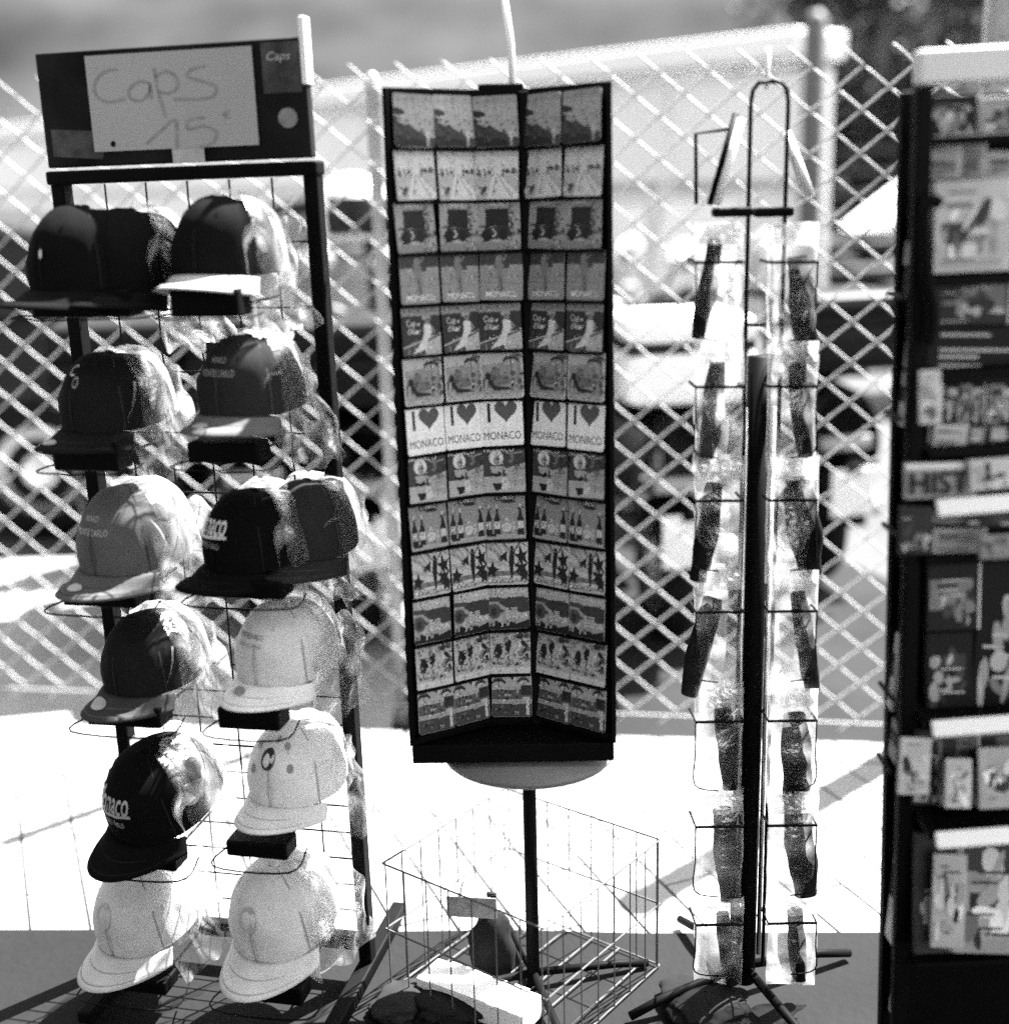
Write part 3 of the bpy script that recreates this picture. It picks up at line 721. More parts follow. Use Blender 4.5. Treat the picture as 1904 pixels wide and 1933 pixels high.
MB().tube([(PX0, .02, 0), (PX0, .02, ZB - .02)], .0118, 16).build('pole', BLACK, tower, True)
MB().tube([(PX0, .03, ZT - .02), (PX0 - .002, .032, ZT + .07), (PX0 - .012, .036, ZT + .15)], .0052, 10).build('sunlit_pole_top', WHITE, tower, True)  # top of the pole, coloured white as if lit by the sun
MB().box((.008, .018, ZT + .003), (.07, .03, .012)).build('bearing_block', BLACK, tower, bevel=.002)
for a in (12, 102, 192, 282):
    d = Vector((math.cos(R(a)), math.sin(R(a)), 0))
    MB().tube([Vector((PX0, .02, .03)), Vector((PX0, .02, .02)) + d * .16, Vector((PX0, .02, .012)) + d * .22], .0075, 8).build('foot', BLACK, tower, True)
# faces: origin, direction of columns, inward order
FACES = [('outer left', TLp + (Vector((JL, 0)) - TLp) * .26, al), ('inner left', TLp + (Vector((JL, 0)) - TLp) * .755, al), ('centre', Vector(((JL + JR) / 2 - .006, 0)), 0.0),
         ('inner right', Vector((JR, 0)) + (TRp - Vector((JR, 0))) * .255, -ar), ('outer right', Vector((JR, 0)) + (TRp - Vector((JR, 0))) * .745, -ar)]
# al: left wing runs from the back joint forwards-left, so its outward normal turns to +x
ledge = MB().box((0, 0, 0), (CW + .003, .014, .004)).mesh('ledge', BLACK)
# ---- printed card designs: flat inks, x and y from 0 to 1
def ell(cx, cy, rx, ry, rot=0, n=18, a0=0, a1=360):
    c, s = math.cos(R(rot)), math.sin(R(rot)); o = []
    for k in range(n):
        a = R(a0 + (a1 - a0) * k / (n if a1 - a0 == 360 else n - 1)); x, y = rx * math.cos(a), ry * math.sin(a); o.append((cx + x * c - y * s, cy + x * s + y * c))
    return o
def rect(x0, y0, x1, y1): return [(x0, y0), (x1, y0), (x1, y1), (x0, y1)]
def heart(cx, cy, w, h):
    o = []
    for k in range(36):
        t = 2 * math.pi * k / 36; x = 16 * math.sin(t) ** 3; y = 13 * math.cos(t) - 5 * math.cos(2 * t) - 2 * math.cos(3 * t) - math.cos(4 * t)
        o.append((cx + x / 32 * w, cy + (y + 2.5) / 29 * h))
    return o
def star_leaf(cx, cy, r, rot, n=5, thin=.3):
    o = []
    for k in range(n * 2):
        a = R(rot) + math.pi * k / n; q = r if k % 2 == 0 else r * thin; o.append((cx + q * math.cos(a), cy + q * math.sin(a)))
    return o
def palm(x, y, h, g, dens=7, s=1.0):
    L = [('l', [(x, y), (x + .01, y + h * .5), (x, y + h)], .018 * s, g)]
    for k in range(dens):
        a = R(-20 + 220 * k / (dens - 1)); L.append(('l', [(x, y + h), (x + .10 * s * math.cos(a), y + h + .07 * s * math.sin(a) + .02), (x + .19 * s * math.cos(a), y + h + .04 * s * math.sin(a) - .05 * s)], .028 * s, g))
    return L
q = random.Random(11)
def blobs(n, x0, y0, x1, y1, r, gs):
    return [('p', ell(q.uniform(x0, x1), q.uniform(y0, y1), r * q.uniform(.4, 1), r * q.uniform(.3, .8), q.uniform(0, 180), 7), q.choice(gs)) for _ in range(n)]
W, LT, MD, DG, DK = .78, .42, .20, .085, .022
D = []
D.append(('sea view with dark headland', .40, [('p', rect(0, .85, 1, 1), .34), ('p', [(0, .0), (0, .52), (.12, .46), (.25, .40), (.36, .44), (.5, .34), (.7, .26), (.86, .2), (1, .16), (1, 0)], DG), ('p', [(0, 0), (0, .22), (.5, .17), (.76, .1), (.76, 0)], .03),
   ('p', ell(.06, .66, .22, .07, -6, 12), .05), ('p', [(0, .58), (.1, .54), (.05, .44), (0, .42)], DK), ('p', rect(.80, .02, .86, .26), .45), ('p', ell(.84, .24, .08, .07), .5), ('p', ell(.95, .1, .1, .08), DG)] + blobs(14, 0, .05, .7, .42, .05, [.05, .12])))
D.append(('pale garden promenade with palms', .62, [('p', rect(0, .84, 1, .97), .50), ('p', rect(0, 0, 1, .48), .5), ('p', [(.42, .5), (.56, .5), (1, .1), (1, 0), (.28, 0)], .66), ('l', [(.5, .5), (.4, .05)], .02, .3), ('l', [(.52, .5), (.85, .02)], .02, .32)]
   + blobs(12, .02, .46, .4, .58, .05, [.07, .15, .25]) + blobs(10, .62, .46, .98, .6, .055, [.06, .14, .3]) + blobs(6, .02, .08, .32, .24, .08, [.1, .2, .5, .6])))
D.append(('racing car before a dark building', .40, [('p', rect(.2, .42, .74, .82), .03), ('p', rect(0, 0, 1, .14), .30), ('p', ell(.38, .32, .34, .15, 6), .5), ('p', [(.06, .30), (.2, .44), (.55, .48), (.86, .42), (.8, .26), (.2, .18)], .06),
   ('p', ell(.22, .28, .1, .12), .02), ('p', ell(.6, .30, .1, .12), .02), ('l', [(.36, .42), (.44, .32), (.36, .26)], .035, .6), ('l', [(.05, .46), (.5, .52), (.95, .6)], .03, .03), ('p', rect(.3, .88, .62, .95), .6)] + blobs(18, .74, .3, 1, .9, .07, [.06, .2, .4]) + blobs(8, .7, .02, .98, .2, .06, [.2, .5])))
D.append(('standing figure over pale sea with white title', .36, [('p', rect(0, .64, 1, 1), .10), ('p', rect(0, .60, .34, .70), .36), ('p', rect(.68, .60, 1, .72), .38), ('p', ell(.45, .82, .09, .10), .32), ('p', [(.34, .78), (.52, .80), (.56, .5), (.5, .2), (.44, .2), (.40, .5)], .28),
   ('l', [(.52, .78), (.62, .9), (.5, .95)], .03, .38), ('l', [(.46, .48), (.52, .2)], .03, .10), ('l', [(.0, .46), (1, .48)], .012, .28), ('l', [(0, .36), (1, .35)], .012, .30), ('t', 'MONACO', .14, .06, .72, .12, W)] + blobs(8, .05, .62, .95, .7, .04, [.4, .5])))
D.append(('woman in white dress on a balcony', .07, [('p', rect(0, .78, 1, 1), .36), ('t', 'MONACO MONTE CARLO', .06, .84, .88, .09, .14), ('p', [(0, 0), (0, .14), (.6, .28), (1, .42), (1, 0)], .12), ('p', [(.55, .22), (1, .38), (1, .0), (.6, .0)], .5), ('l', [(0, .15), (.5, .28), (1, .42)], .025, .6),
   ('l', [(.16, .02), (.15, .17)], .02, .4), ('p', ell(.64, .74, .12, .05), .42), ('p', ell(.66, .68, .06, .07), .3), ('p', [(.58, .62), (.74, .60), (.78, .42), (.66, .30), (.62, .12), (.25, .02), (.5, .28), (.56, .42)], .66), ('t', 'Cap', .12, .54, .24, .17, .6), ('t', "d'Azur", .14, .42, .34, .13, .6), ('l', [(.74, .58), (.84, .46), (.72, .40)], .035, .4)]))
D.append(('reclining sunbather under palms', .62, [('p', rect(.03, .08, .97, .97), .40), ('p', [(.03, .97), (.03, .7), (.5, .74), (.97, .86), (.97, .97)], .52), ('p', [(.03, .4), (.3, .62), (.62, .66), (.7, .3), (.03, .2)], .24), ('p', rect(.45, .48, .7, .68), .34),
   ('p', ell(.17, .46, .07, .09), .04), ('p', [(.1, .44), (.24, .40), (.34, .26), (.66, .22), (.72, .17), (.3, .16), (.2, .28)], .05), ('l', [(.14, .4), (.1, .18)], .04, .5), ('t', 'MONACO MONTE-CARLO', .06, .02, .88, .055, .3)] + palm(.72, .2, .62, .04) + palm(.9, .5, .36, .12, 6, .8) + blobs(12, .74, .2, .96, .55, .07, [.06, .15, .35])))
D.append(('white I love Monaco', .80, [('p', rect(.16, .50, .235, .90), .010), ('p', heart(.60, .70, .54, .46), .14), ('t', 'MONACO', .06, .13, .88, .17, .012)]))
D.append(('blonde bather on a terrace', .10, [('p', rect(0, 0, 1, .34), .5), ('p', [(.36, .30), (.64, .34), (.62, .08), (.34, .04)], .62), ('p', [(.5, .5), (1, .62), (1, .18), (.6, .2)], .42), ('l', [(.4, .42), (1, .5)], .012, .2), ('p', ell(.31, .74, .17, .16), .72), ('p', ell(.32, .68, .085, .10), .40),
   ('p', rect(.28, .70, .30, .72), .02), ('p', rect(.35, .70, .37, .72), .02), ('l', [(.29, .64), (.33, .63), (.37, .65)], .02, .06), ('p', [(.16, .56), (.46, .56), (.44, .3), (.38, .12), (.26, .1), (.22, .3)], .46), ('p', [(.17, .44), (.28, .40), (.42, .43), (.44, .36), (.30, .33), (.18, .37)], .015), ('p', [(.20, .2), (.44, .2), (.38, .06), (.28, .04)], .02),
   ('l', [(.46, .54), (.58, .46), (.66, .36)], .04, .45), ('t', 'MONACO', .02, .86, .72, .12, W), ('l', [(.55, .84), (.7, .82), (.95, .86)], .03, .4)] + blobs(9, .5, .5, .98, .8, .08, [.07, .14, .25])))
D.append(('aperitif bottles and carafe', .34, [('p', [(.3, .97), (.72, .97), (.78, .88), (.7, .82), (.3, .82), (.26, .9)], .03), ('t', "L'APERO", .32, .85, .4, .09, W), ('p', ell(.6, .80, .18, .03), .04), ('p', rect(0, .0, 1, .1), .44)]
   + sum([[('p', [(x, .1), (x + .15, .1), (x + .15, .42), (x + .1, .56), (x + .095, .74), (x + .055, .74), (x + .05, .56), (x, .42)], .03), ('p', rect(x + .052, .66, x + .098, .75), .6), ('p', rect(x + .005, .22, x + .145, .38), .6)] for x in (.04, .24, .8)], [])
   + [('t', '51', .06, .23, .12, .13, .03), ('p', ell(.54, .28, .12, .13), .6), ('p', rect(.50, .36, .58, .46), .55), ('l', [(.44, .34), (.54, .38), (.64, .33)], .02, .15), ('p', rect(.66, .14, .76, .38), .5), ('l', [(.66, .3), (.76, .3)], .012, .2), ('p', rect(.06, .06, .3, .12), .03), ('p', rect(.8, .08, .97, .14), .05), ('l', [(.4, .66), (.75, .64)], .01, .5)]))
D.append(('sun rays, dark dancer and palm leaves', .58, [('p', [(.62, .4), (.05, .95), (0, .8)], .42), ('p', [(.62, .4), (.2, 1), (.1, 1)], .44), ('p', [(.62, .4), (.42, 1), (.32, 1)], .44), ('p', [(.62, .4), (0, .62), (0, .5)], .44), ('p', rect(0, .12, 1, .3), .26), ('p', ell(.5, .14, .5, .06), .6),
   ('p', ell(.61, .80, .045, .055), .03), ('p', [(.56, .74), (.68, .74), (.66, .52), (.62, .14), (.58, .14), (.53, .5)], .02), ('l', [(.57, .73), (.46, .86), (.40, .93)], .025, .03), ('l', [(.66, .73), (.76, .86), (.80, .94)], .025, .03), ('p', star_leaf(.84, .62, .27, 100, 5, .3), .015), ('p', star_leaf(.84, .36, .24, 30, 6, .35), .02), ('p', star_leaf(.42, .62, .14, 180, 3, .4), .02), ('p', star_leaf(.12, .32, .2, 80, 5, .4), .02), ('p', star_leaf(.9, .2, .18, 160, 5, .4), .03),
   ('l', [(.66, .66), (.82, .44)], .02, .6), ('t', 'MONACO', .03, .03, .58, .11, .18), ('t', 'MONTE-CARLO', .63, .05, .32, .06, .4), ('t', 'LE BEAU SOLEIL MONTE CARLO', .04, .90, .88, .05, .18)]))
D.append(('big dark leaf shape over a pale bay', .40, [('p', rect(0, .68, 1, 1), .50), ('p', [(0, .74), (.25, .72), (.5, .68), (.3, .62), (0, .64)], .12), ('p', [(.26, .60), (.5, .70), (.8, .72), (1, .68), (1, .38), (.8, .36), (.5, .46)], .09), ('p', ell(.15, .42, .16, .16), .14), ('p', ell(.13, .4, .07, .09), .06), ('p', [(0, 0), (0, .10), (.3, .06), (.6, .1), (1, .2), (1, 0)], .02),
   ('t', 'MONACO', .14, .80, .8, .13, .72), ('t', 'COTE', .44, .38, .28, .1, .74), ('t', "D'AZUR", .44, .24, .52, .11, .74), ('p', ell(.3, .18, .06, .12, 10), .5)] + blobs(9, .1, .04, .7, .16, .08, [.015, .03, .05])))
D.append(('two dark figures among leaves', .50, [('p', [(.1, .52), (.16, .68), (.26, .66), (.3, .48), (.24, .34), (.14, .36)], .03), ('p', [(.36, .66), (.42, .78), (.52, .74), (.52, .58), (.46, .48), (.38, .52)], .025), ('l', [(.2, .4), (.18, .26), (.26, .2)], .03, .12), ('l', [(.46, .5), (.44, .34), (.5, .28)], .03, .1), ('t', 'MONACO', .08, .88, .6, .08, .16), ('t', 'MONTE-CARLO', .08, .2, .5, .06, .14), ('p', rect(0, 0, 1, .14), .6)]
   + blobs(24, .66, .3, .98, .98, .08, [.04, .1, .2, .3]) + blobs(26, .02, .2, .98, .5, .045, [.08, .2, .35, .62]) + blobs(10, .02, .74, .7, .95, .05, [.25, .35])))
D.append(('promenade with palms and a pale post', .46, [('p', rect(0, .40, 1, .62), .16), ('p', rect(0, 0, 1, .30), .10), ('p', rect(0, .30, 1, .38), .40), ('p', rect(.86, .04, .94, .44), .55), ('p', rect(.76, .40, .95, .46), .5), ('l', [(.42, .98), (.52, .86)], .05, .06), ('p', rect(.72, .5, 1, .72), .06)] + palm(.16, .42, .4, .05, 7) + palm(.78, .44, .4, .06, 7, .8) + blobs(14, .1, .40, .7, .64, .05, [.06, .3, .42]) + blobs(8, .02, .05, .7, .25, .06, [.05, .2, .3])))
def card_mesh(idx):
    name, base, layers = D[idx]; m = MB()
    # body with rounded corners
    r = .05; o = []
    for cx, cy, a0 in ((1 - r, 1 - r, 0), (r, 1 - r, 90), (r, r, 180), (1 - r, r, 270)):
        for k in range(4): a = R(a0 + 30 * k); o.append((cx + r * math.cos(a), cy + r * math.sin(a)))
    def P(u, v, d): return ((min(.995, max(.005, u)) - .5) * CW, -d, (min(.995, max(.005, v))) * CHT)
    n = len(o); th = .0012
    vs = [((u - .5) * CW, 0, v * CHT) for u, v in o] + [((u - .5) * CW, -th, v * CHT) for u, v in o]
    m.add(vs, [tuple(range(n, 2 * n)), tuple(range(n))[::-1]] + [(i, (i + 1) % n, n + (i + 1) % n, n + i) for i in range(n)], base)
    d = th
    for L in layers:
        d += .00004
        if L[0] == 'p': m.add([P(u, v, d) for u, v in L[1]], [tuple(range(len(L[1])))], L[2])
        elif L[0] == 'l':
            vs, fs = ribbon(L[1], L[2]); m.add([P(p.x, p.y, d) for p in vs], fs, L[3])
        elif L[0] == 't':
            vs, fs = text_polys(L[1], 0, 0.0 if idx == 6 else .008); m.add([P(L[2] + x * L[4], L[3] + y * L[5], d) for x, y in vs], fs, L[6])
    qq = random.Random(idx * 3 + 1)
    if idx != 6:
        for _ in range(70):
            u, v = qq.uniform(.04, .96), qq.uniform(.04, .96); bg_ = base
            for L in layers:
                if L[0] == 'p' and min(p[0] for p in L[1]) < u < max(p[0] for p in L[1]) and min(p[1] for p in L[1]) < v < max(p[1] for p in L[1]): bg_ = L[2]
            d += .000004; m.add([P(a, b, d) for a, b in ell(u, v, qq.uniform(.012, .05), qq.uniform(.006, .02), qq.uniform(0, 180), 6)], [tuple(range(6))], min(.8, bg_ * qq.uniform(.45, 1.7)))
    m.g = [(1.12 * g ** 1.3 if idx == 6 else 1.08 * g ** 1.42) for g in m.g]
    return m.mesh('postcard', PRINT)
CARDS = [card_mesh(i) for i in range(NR)]
ROWW = ['top row', 'second row', 'third row', 'fourth row', 'fifth row', 'sixth row', 'seventh row', 'eighth row', 'ninth row', 'tenth row', 'eleventh row', 'twelfth row', 'bottom row']
TM = Matrix.Translation(tower.location) @ Matrix.Rotation(R(1.5), 4, 'Z') @ Matrix.Rotation(LEAN, 4, 'X')
for fi, (fname, fo, fa) in enumerate(FACES):
    nrm = Vector((math.sin(fa), -math.cos(fa), 0))
    for r in range(NR):
        z = ZT - .010 - (r + 1) * pitch_z
        lo = Vector((fo.x, fo.y, z - .002)) + nrm * .008
        link('ledge', ledge, tower, lo, (0, 0, fa))
        p = Vector((fo.x, fo.y, z + .001 + rnd.uniform(0, .0012))) + nrm * (.0115 + rnd.uniform(0, .001)) + Vector((math.cos(fa), math.sin(fa), 0)) * rnd.uniform(-.002, .002)
        o = link('postcard', CARDS[r], None, TM @ p)
        o.rotation_euler = (TM.to_3x3() @ Matrix.Rotation(fa, 3, 'Z') @ Matrix.Rotation(R(-4.5 + rnd.choice((0, 0, 0, 2.2)) + rnd.uniform(-1.2, 1.2)), 3, 'X') @ Matrix.Rotation(R(rnd.uniform(-2.0, 2.0)), 3, 'Y')).to_euler()
        tag(o, '%s card, tower %s, %s column' % (D[r][0], ROWW[r], fname), 'postcard', 'postcards on the tower')

# ================================================================ WIRE BIN round the tower's pole
RZ = .262
cB, cR_, cF, cL = gnd(935, 1495, RZ), gnd(1255, 1597, RZ), gnd(1037, 1761, RZ), gnd(728, 1628, RZ)
cc = (cB + cR_ + cF + cL) / 4
side = ((cB - cR_).length + (cR_ - cF).length + (cF - cL).length + (cL - cB).length) / 4
bdir = math.atan2((cR_ - cB).y + (cF - cL).y, (cR_ - cB).x + (cF - cL).x)
wbin = empty('wire_bin', (cc.x, cc.y, .006), bdir, 'square wire bin of thin upright rods standing around the tower pole', 'wire basket')
hs = side / 2; BW_ = mat('grey_wire', .085, .5, .2, 30)
cor = [(-hs, -hs), (hs, -hs), (hs, hs), (-hs, hs)]
for z in (.004, .132, RZ):
    MB().tube([(x, y, z) for x, y in cor + cor[:1]], .0019, 6).build('ring', BW_, wbin)
rodm = MB().tube([(0, 0, .004), (0, 0, RZ)], .0014, 6).mesh('rod', BW_)
for k in range(4):
    a, b = Vector(cor[k]), Vector(cor[(k + 1) % 4])
    for j in range(8):
        t = max(.02, min(.98, j / 7)); p = a + (b - a) * t; link('rod', rodm, wbin, (p.x, p.y, 0))
for j in range(6):
    x = -hs + (j + .5) * side / 6; MB().tube([(x, -hs, .006), (x, hs, .006)], .0016, 6).build('floor_rod', BW_, wbin)
# goods lying in the bin
g1, g2 = gnd(800, 1828, .05), gnd(1010, 1905, .05)
dv = g2 - g1; wb = empty('flat_carton', (g1 + g2) / 2 - Vector((0, 0, .042)), math.atan2(dv.y, dv.x), 'long white carton lying low in front of the tower pole', 'carton')
MB().box((0, 0, .024), (dv.length * .94, .07, .045)).build('box', WHITE, wb, bevel=.004)
MB().box((-.02, 0, .0472), (dv.length * .5, .072, .0012)).build('flap', mat('white_flap', .7, .6, .1, 20), wb)
MB().box((dv.length * .3, 0, .0474), (.03, .073, .0016)).build('tape', mat('tape', .45, .3, .1, 20), wb)
p = gnd(930, 1835, .01)
def bag_fn(w, h, d, sd):
    def f(u, v):
        a = 2 * math.pi * u; k = (1.001 - v ** 3) ** .5; n_ = noise.noise(Vector((math.cos(a) * 2 + sd, math.sin(a) * 2, v * 3))) * .30 + noise.noise(Vector((math.cos(a) * 5 + sd, math.sin(a) * 5, v * 7))) * .16
        return (w * k * math.cos(a) * (1 + n_), d * k * math.sin(a) * (1 + n_), h * v)
    return f
db = empty('dark_pouch', p, R(20), 'dark upright pouch in the wire bin just left of the pole', 'pouch')
MB().grid(bag_fn(.042, .13, .03, 3), 20, 10, wrap=True).build('body', mat('dark_cloth', .008, .9, .4, 30), db, True)
MB().tube([(.0, 0, .125), (.006, 0, .16), (-.006, 0, .162)], .006, 8).build('neck', BLACKP, db)
tp = at(890, 1715, 2.1)
tg = empty('price_tag', (tp.x, tp.y, tp.z - .028), R(-8), 'grey price tag hooked on the bin left of the pole', 'tag')
MB().box((0, 0, .03), (.092, .004, .042)).build('plate', mat('tag_grey', .11, .6, .5, 40), tg, bevel=.002)
MB().tube([(-.02, 0, .05), (-.02, .006, .062), (-.02, .03, .062)], .0015, 6).build('hook', WIRE_B, tg)
for k, (px, py, r, h, g, lab) in enumerate([(850, 1905, .075, .035, .006, 'black soft bag in the shade below the white carton'), (760, 1900, .065, .03, .012, 'dark grey soft bag beside the cap rack foot'),
                                          (1330, 1905, .085, .035, .006, 'black soft bag at the foot of the spinner')]):
    p = gnd(px, py, .01); b_ = empty('soft_bag', p, k, lab, 'bag')
    MB().grid(bag_fn(r, h, r * .8, k * 5 + 1), 36, 16, wrap=True).build('body', mat('bag_cloth_%d' % k, g, .8, .4, 20), b_, True)

# ================================================================ WIRE SPINNER
SY = 2.05
def S(px, py, dy=0.0): return at(px, py, SY + dy)
sb = gnd(1440, 1890); SX = S(1428, 900).x
spin = empty('wire_spinner', (SX, SY, .006), R(2), 'tall wire spinner with black centre pole and two columns of clear pouches', 'display spinner')
def SL(px, py, dy=0.0):
    p = S(px, py, dy); return Vector((p.x - SX, dy, p.z - .006))
zpt = SL(1428, 672).z
MB().tube([(0, 0, .02), (0, 0, zpt)], .0195, 16).build('pole', BLACK, spin, True)
for a in (20, 110, 200, 290):
    MB().tube([(0, 0, .05), (.16 * math.cos(R(a)), .16 * math.sin(R(a)), .03), (.23 * math.cos(R(a)), .23 * math.sin(R(a)), .012)], .008, 8).build('foot', BLACK, spin, True)
xw = (SL(1467, 700) - SL(1400, 700)).x / 2; ztop = SL(1432, 155).z
for s in (-1, 1):
    MB().tube([(s * xw, -.02, .06), (s * xw, -.02, ztop - .03), (s * xw * .9, -.02, ztop - .012), (s * xw * .6, -.02, ztop - .002), (s * .0006, -.02, ztop)], .0034, 8).build('upright_wire', WIRE_B, spin, True)
    MB().tube([(s * xw * .78, -.012, .08), (s * xw * .78, -.012, zpt - .08)], .0042, 8).build('chrome_upright', CHROME, spin, True)
MB().tube([(-xw, -.02, SL(1430, 610).z), (xw, -.02, SL(1430, 610).z)], .003, 6).build('cross_wire', WIRE_B, spin)
# top: sloped card holder arms and clips
MB().tube([SL(1388, 215, .0), SL(1338, 385, -.03)], .0052, 8).build('sloped_arm', BLACK, spin, True)
MB().tube([SL(1398, 225, -.01), SL(1350, 385, -.04)], .006, 8).build('sloped_tube', WHITE, spin, True)
MB().tube([SL(1482, 250, .0), SL(1528, 372, -.03)], .0085, 8).build('sloped_tube', WHITE, spin, True)
MB().tube([SL(1386, 242), SL(1312, 252), SL(1313, 385)], .0032, 6).build('hook_wire', WIRE_B, spin)
for x0, x1 in ((1343, 1416), (1422, 1494)):
    a, b = SL(x0, 392, -.03), SL(x1, 408, -.03)
    MB().box((a + b) / 2, ((b - a).x, .03, .014)).build('clip_bar', BLACKP, spin, bevel=.004)
ROWS = [(420, 640, 495), (640, 862, 730), (862, 1075, 945), (1068, 1285, 1155), (1290, 1490, 1362), (1490, 1690, 1560), (1690, 1840, 1745)]
LAB = ['top', 'second', 'third', 'fourth', 'fifth', 'sixth', 'bottom']
def pouch_mesh(seed, w, h):
    def f(u, v):
        a = 2 * math.pi * u; zz = -h * v; k = math.sin(math.pi * min(1, .12 + v * .95)) ** .35
        n_ = noise.noise(Vector((u * 5, v * 6, seed))) * .010 + abs(noise.noise(Vector((u * 11, v * 13, seed + 3)))) * .008
        return ((w * .5 + n_ * .6) * math.copysign(abs(math.cos(a)) ** .5, math.cos(a)), (.016 * k + n_) * math.sin(a), zz)
    m = MB().grid(f, 12, 9, wrap=True); q_ = random.Random(seed); m.vg = [(q_.uniform(.35, .8) if q_.random() < .3 else 0.0) for _ in m.v]
    return m.mesh('film', POUCH, True)
BUN = mat('dark_bundle', .006, .7, .6, 40, spec=.1); BUN2 = mat('grey_bundle', .014, .7, .6, 30, spec=.1)
for ri, (y0, y1, yb) in enumerate(ROWS):
    for ci, (x0, x1) in enumerate(((1316, 1396), (1455, 1534))):
        a, b = S(x0, y0, -.03), S(x1, y1, -.03); w, h = (b - a).x, a.z - b.z
        lean = (-1 if ci == 0 and ri < 4 else 1) * rnd.uniform(5, 12)
        if ci == 1: lean = rnd.uniform(2, 10)
        c = empty('plastic_pouch', ((a.x + b.x) / 2, SY - .03, a.z), R(rnd.uniform(-8, 8)),
                  'clear plastic pouch with dark rolled bundle, %s on the %s side of the spinner' % (LAB[ri], 'left' if ci == 0 else 'right'), 'pouch', 'pouches on the wire spinner')
        link('film', pouch_mesh(ri * 2 + ci, w * 1.08, h * 1.12), c, soft=2)
        MB().grid(lambda u, v, w=w, h=h: ((u - .5) * w * .92, -.019 + .004 * math.sin(u * 5 + v * 3), -h * (.01 + .17 * v)), 6, 4, g=.62).build('folded_top', POUCH, c)
        bw_ = w * rnd.uniform(.34, .62)
        def bun(u, v, bw_=bw_, h=h, ri=ri, ci=ci):
            an = 2 * math.pi * u; k = .75 + .35 * math.sin(math.pi * (v * .8 + .1)); n_ = noise.noise(Vector((math.cos(an) * 1.5, v * 4, ri * 3 + ci))) * .25
            return (bw_ / 2 * k * (1 + n_) * math.cos(an), .011 * math.sin(an) * (1 + n_), -h * (.14 + .05 * ((ri * 5 + ci * 3) % 4) + .86 * v))
        o = MB().grid(bun, 16, 12, wrap=True).build('bundle', (BUN, BUN2, BUN, mat('mid_bundle', .035, .7, .7, 50, spec=.1))[(ri * 3 + ci * 2) % 4], c, True); o.rotation_euler = (0, R(-lean), 0)
    for x0, x1 in ((1310, 1400), (1448, 1540)):
        f0, f1 = SL(x0, yb, -.055), SL(x1, yb, -.055); bk0, bk1 = Vector((f0.x, 0, f0.z)), Vector((f1.x, 0, f1.z))
        MB().tube([bk0, f0, f1, bk1], .0026, 6).build('basket_wire', WIRE_B, spin)
        lo = Vector((0, 0, -(S(1400, yb).z - S(1400, y1).z) * .9))
        f = f0 if x0 < 1400 else f1
        MB().tube(smooth_path([f, f + lo * .5, f + lo, (f0 + f1) / 2 + lo * 1.1], 4), .0014, 6).build('basket_wire', WIRE_B, spin)
MB().tube([(0, 0, ztop - .01), (0, 0, ztop + .05)], .004, 8).build('top_pin', WHITE, spin, True)

# ================================================================ MAGAZINE RACK (right edge, nearest)
MY = 1.74; MRZ = 0
p0 = at(1742, 170, MY); XL = p0.x; XR = XL + .52; DEP = .065
mag = empty('magazine_rack', (XL + .045, MY, .008), 0, 'tall dark rack of magazines and boxed goods along the right edge', 'display rack', rot=(0, R(-1.7), 0))
ztp = at(1750, 165, MY).z - .008
MB().box(((XR - XL) / 2 + .01, DEP, ztp / 2), (XR - XL - .02, .02, ztp - .02)).build('back_board', BLACKP, mag)
for x, y in ((0, 0), (XR - XL, 0), (0, DEP), (XR - XL, DEP)):
    MB().box((x, y, ztp / 2), (.022, .022, ztp)).build('post', BLACK, mag, bevel=.003)
a = at(1745, 100, MY).z - .008
MB().box(((XR - XL) / 2, .0, (ztp + a) / 2 + .004), (XR - XL + .02, .03, a - ztp)).build('header_panel', mat('header_white', .55, .6, .05, 6), mag, bevel=.004)
MB().box(((XR - XL) / 2, DEP / 2, .05), (XR - XL - .03, DEP - .03, .08)).build('plinth', BLACKP, mag)
SHELF = [(265, .02), (530, .03), (705, .04), (850, .04), (945, .05), (1050, .04), (1345, .06), (1530, .09), (1800, .05)]
WL = mat('shelf_lip', .72, .5, .06, 10)
for py, d in SHELF:
    z = at(1800, py, MY).z - .008
    sh = MB().box(((XR - XL) / 2, DEP / 2 - d / 2, z), (XR - XL - .026, DEP - .03 + d, .012)).build('shelf', BLACKP, mag, bevel=.002)
    if py in (945, 1345, 1530):
        for q_, (f0, f1) in enumerate(((.03, .40), (.41, .74), (.75, .97))):
            Lx = XR - XL
            ob = MB().box((0, 0, 0), ((f1 - f0) * Lx, .008, .024 - .004 * q_)).build('shelf_lip', WL, sh, bevel=.003, loc=((f0 + f1) / 2 * Lx, -d - .004 - .002 * q_, z + .006), rot=(R(-24), R((-1.5, 1.0, -.6)[q_]), 0))
for py in (560, 790, 1010, 1320, 1460):
    z = at(1700, py, MY).z - .008
    MB().tube([(-.02, .0, z), (-.02, DEP, z)], .004, 6).build('side_rail', WIRE_B, mag)
MP = {}
def gm(g): return mat('magazine_%03d' % int(g * 1000), g * (.35 if g < .1 else .95), .55, .25, 24, spec=.12)
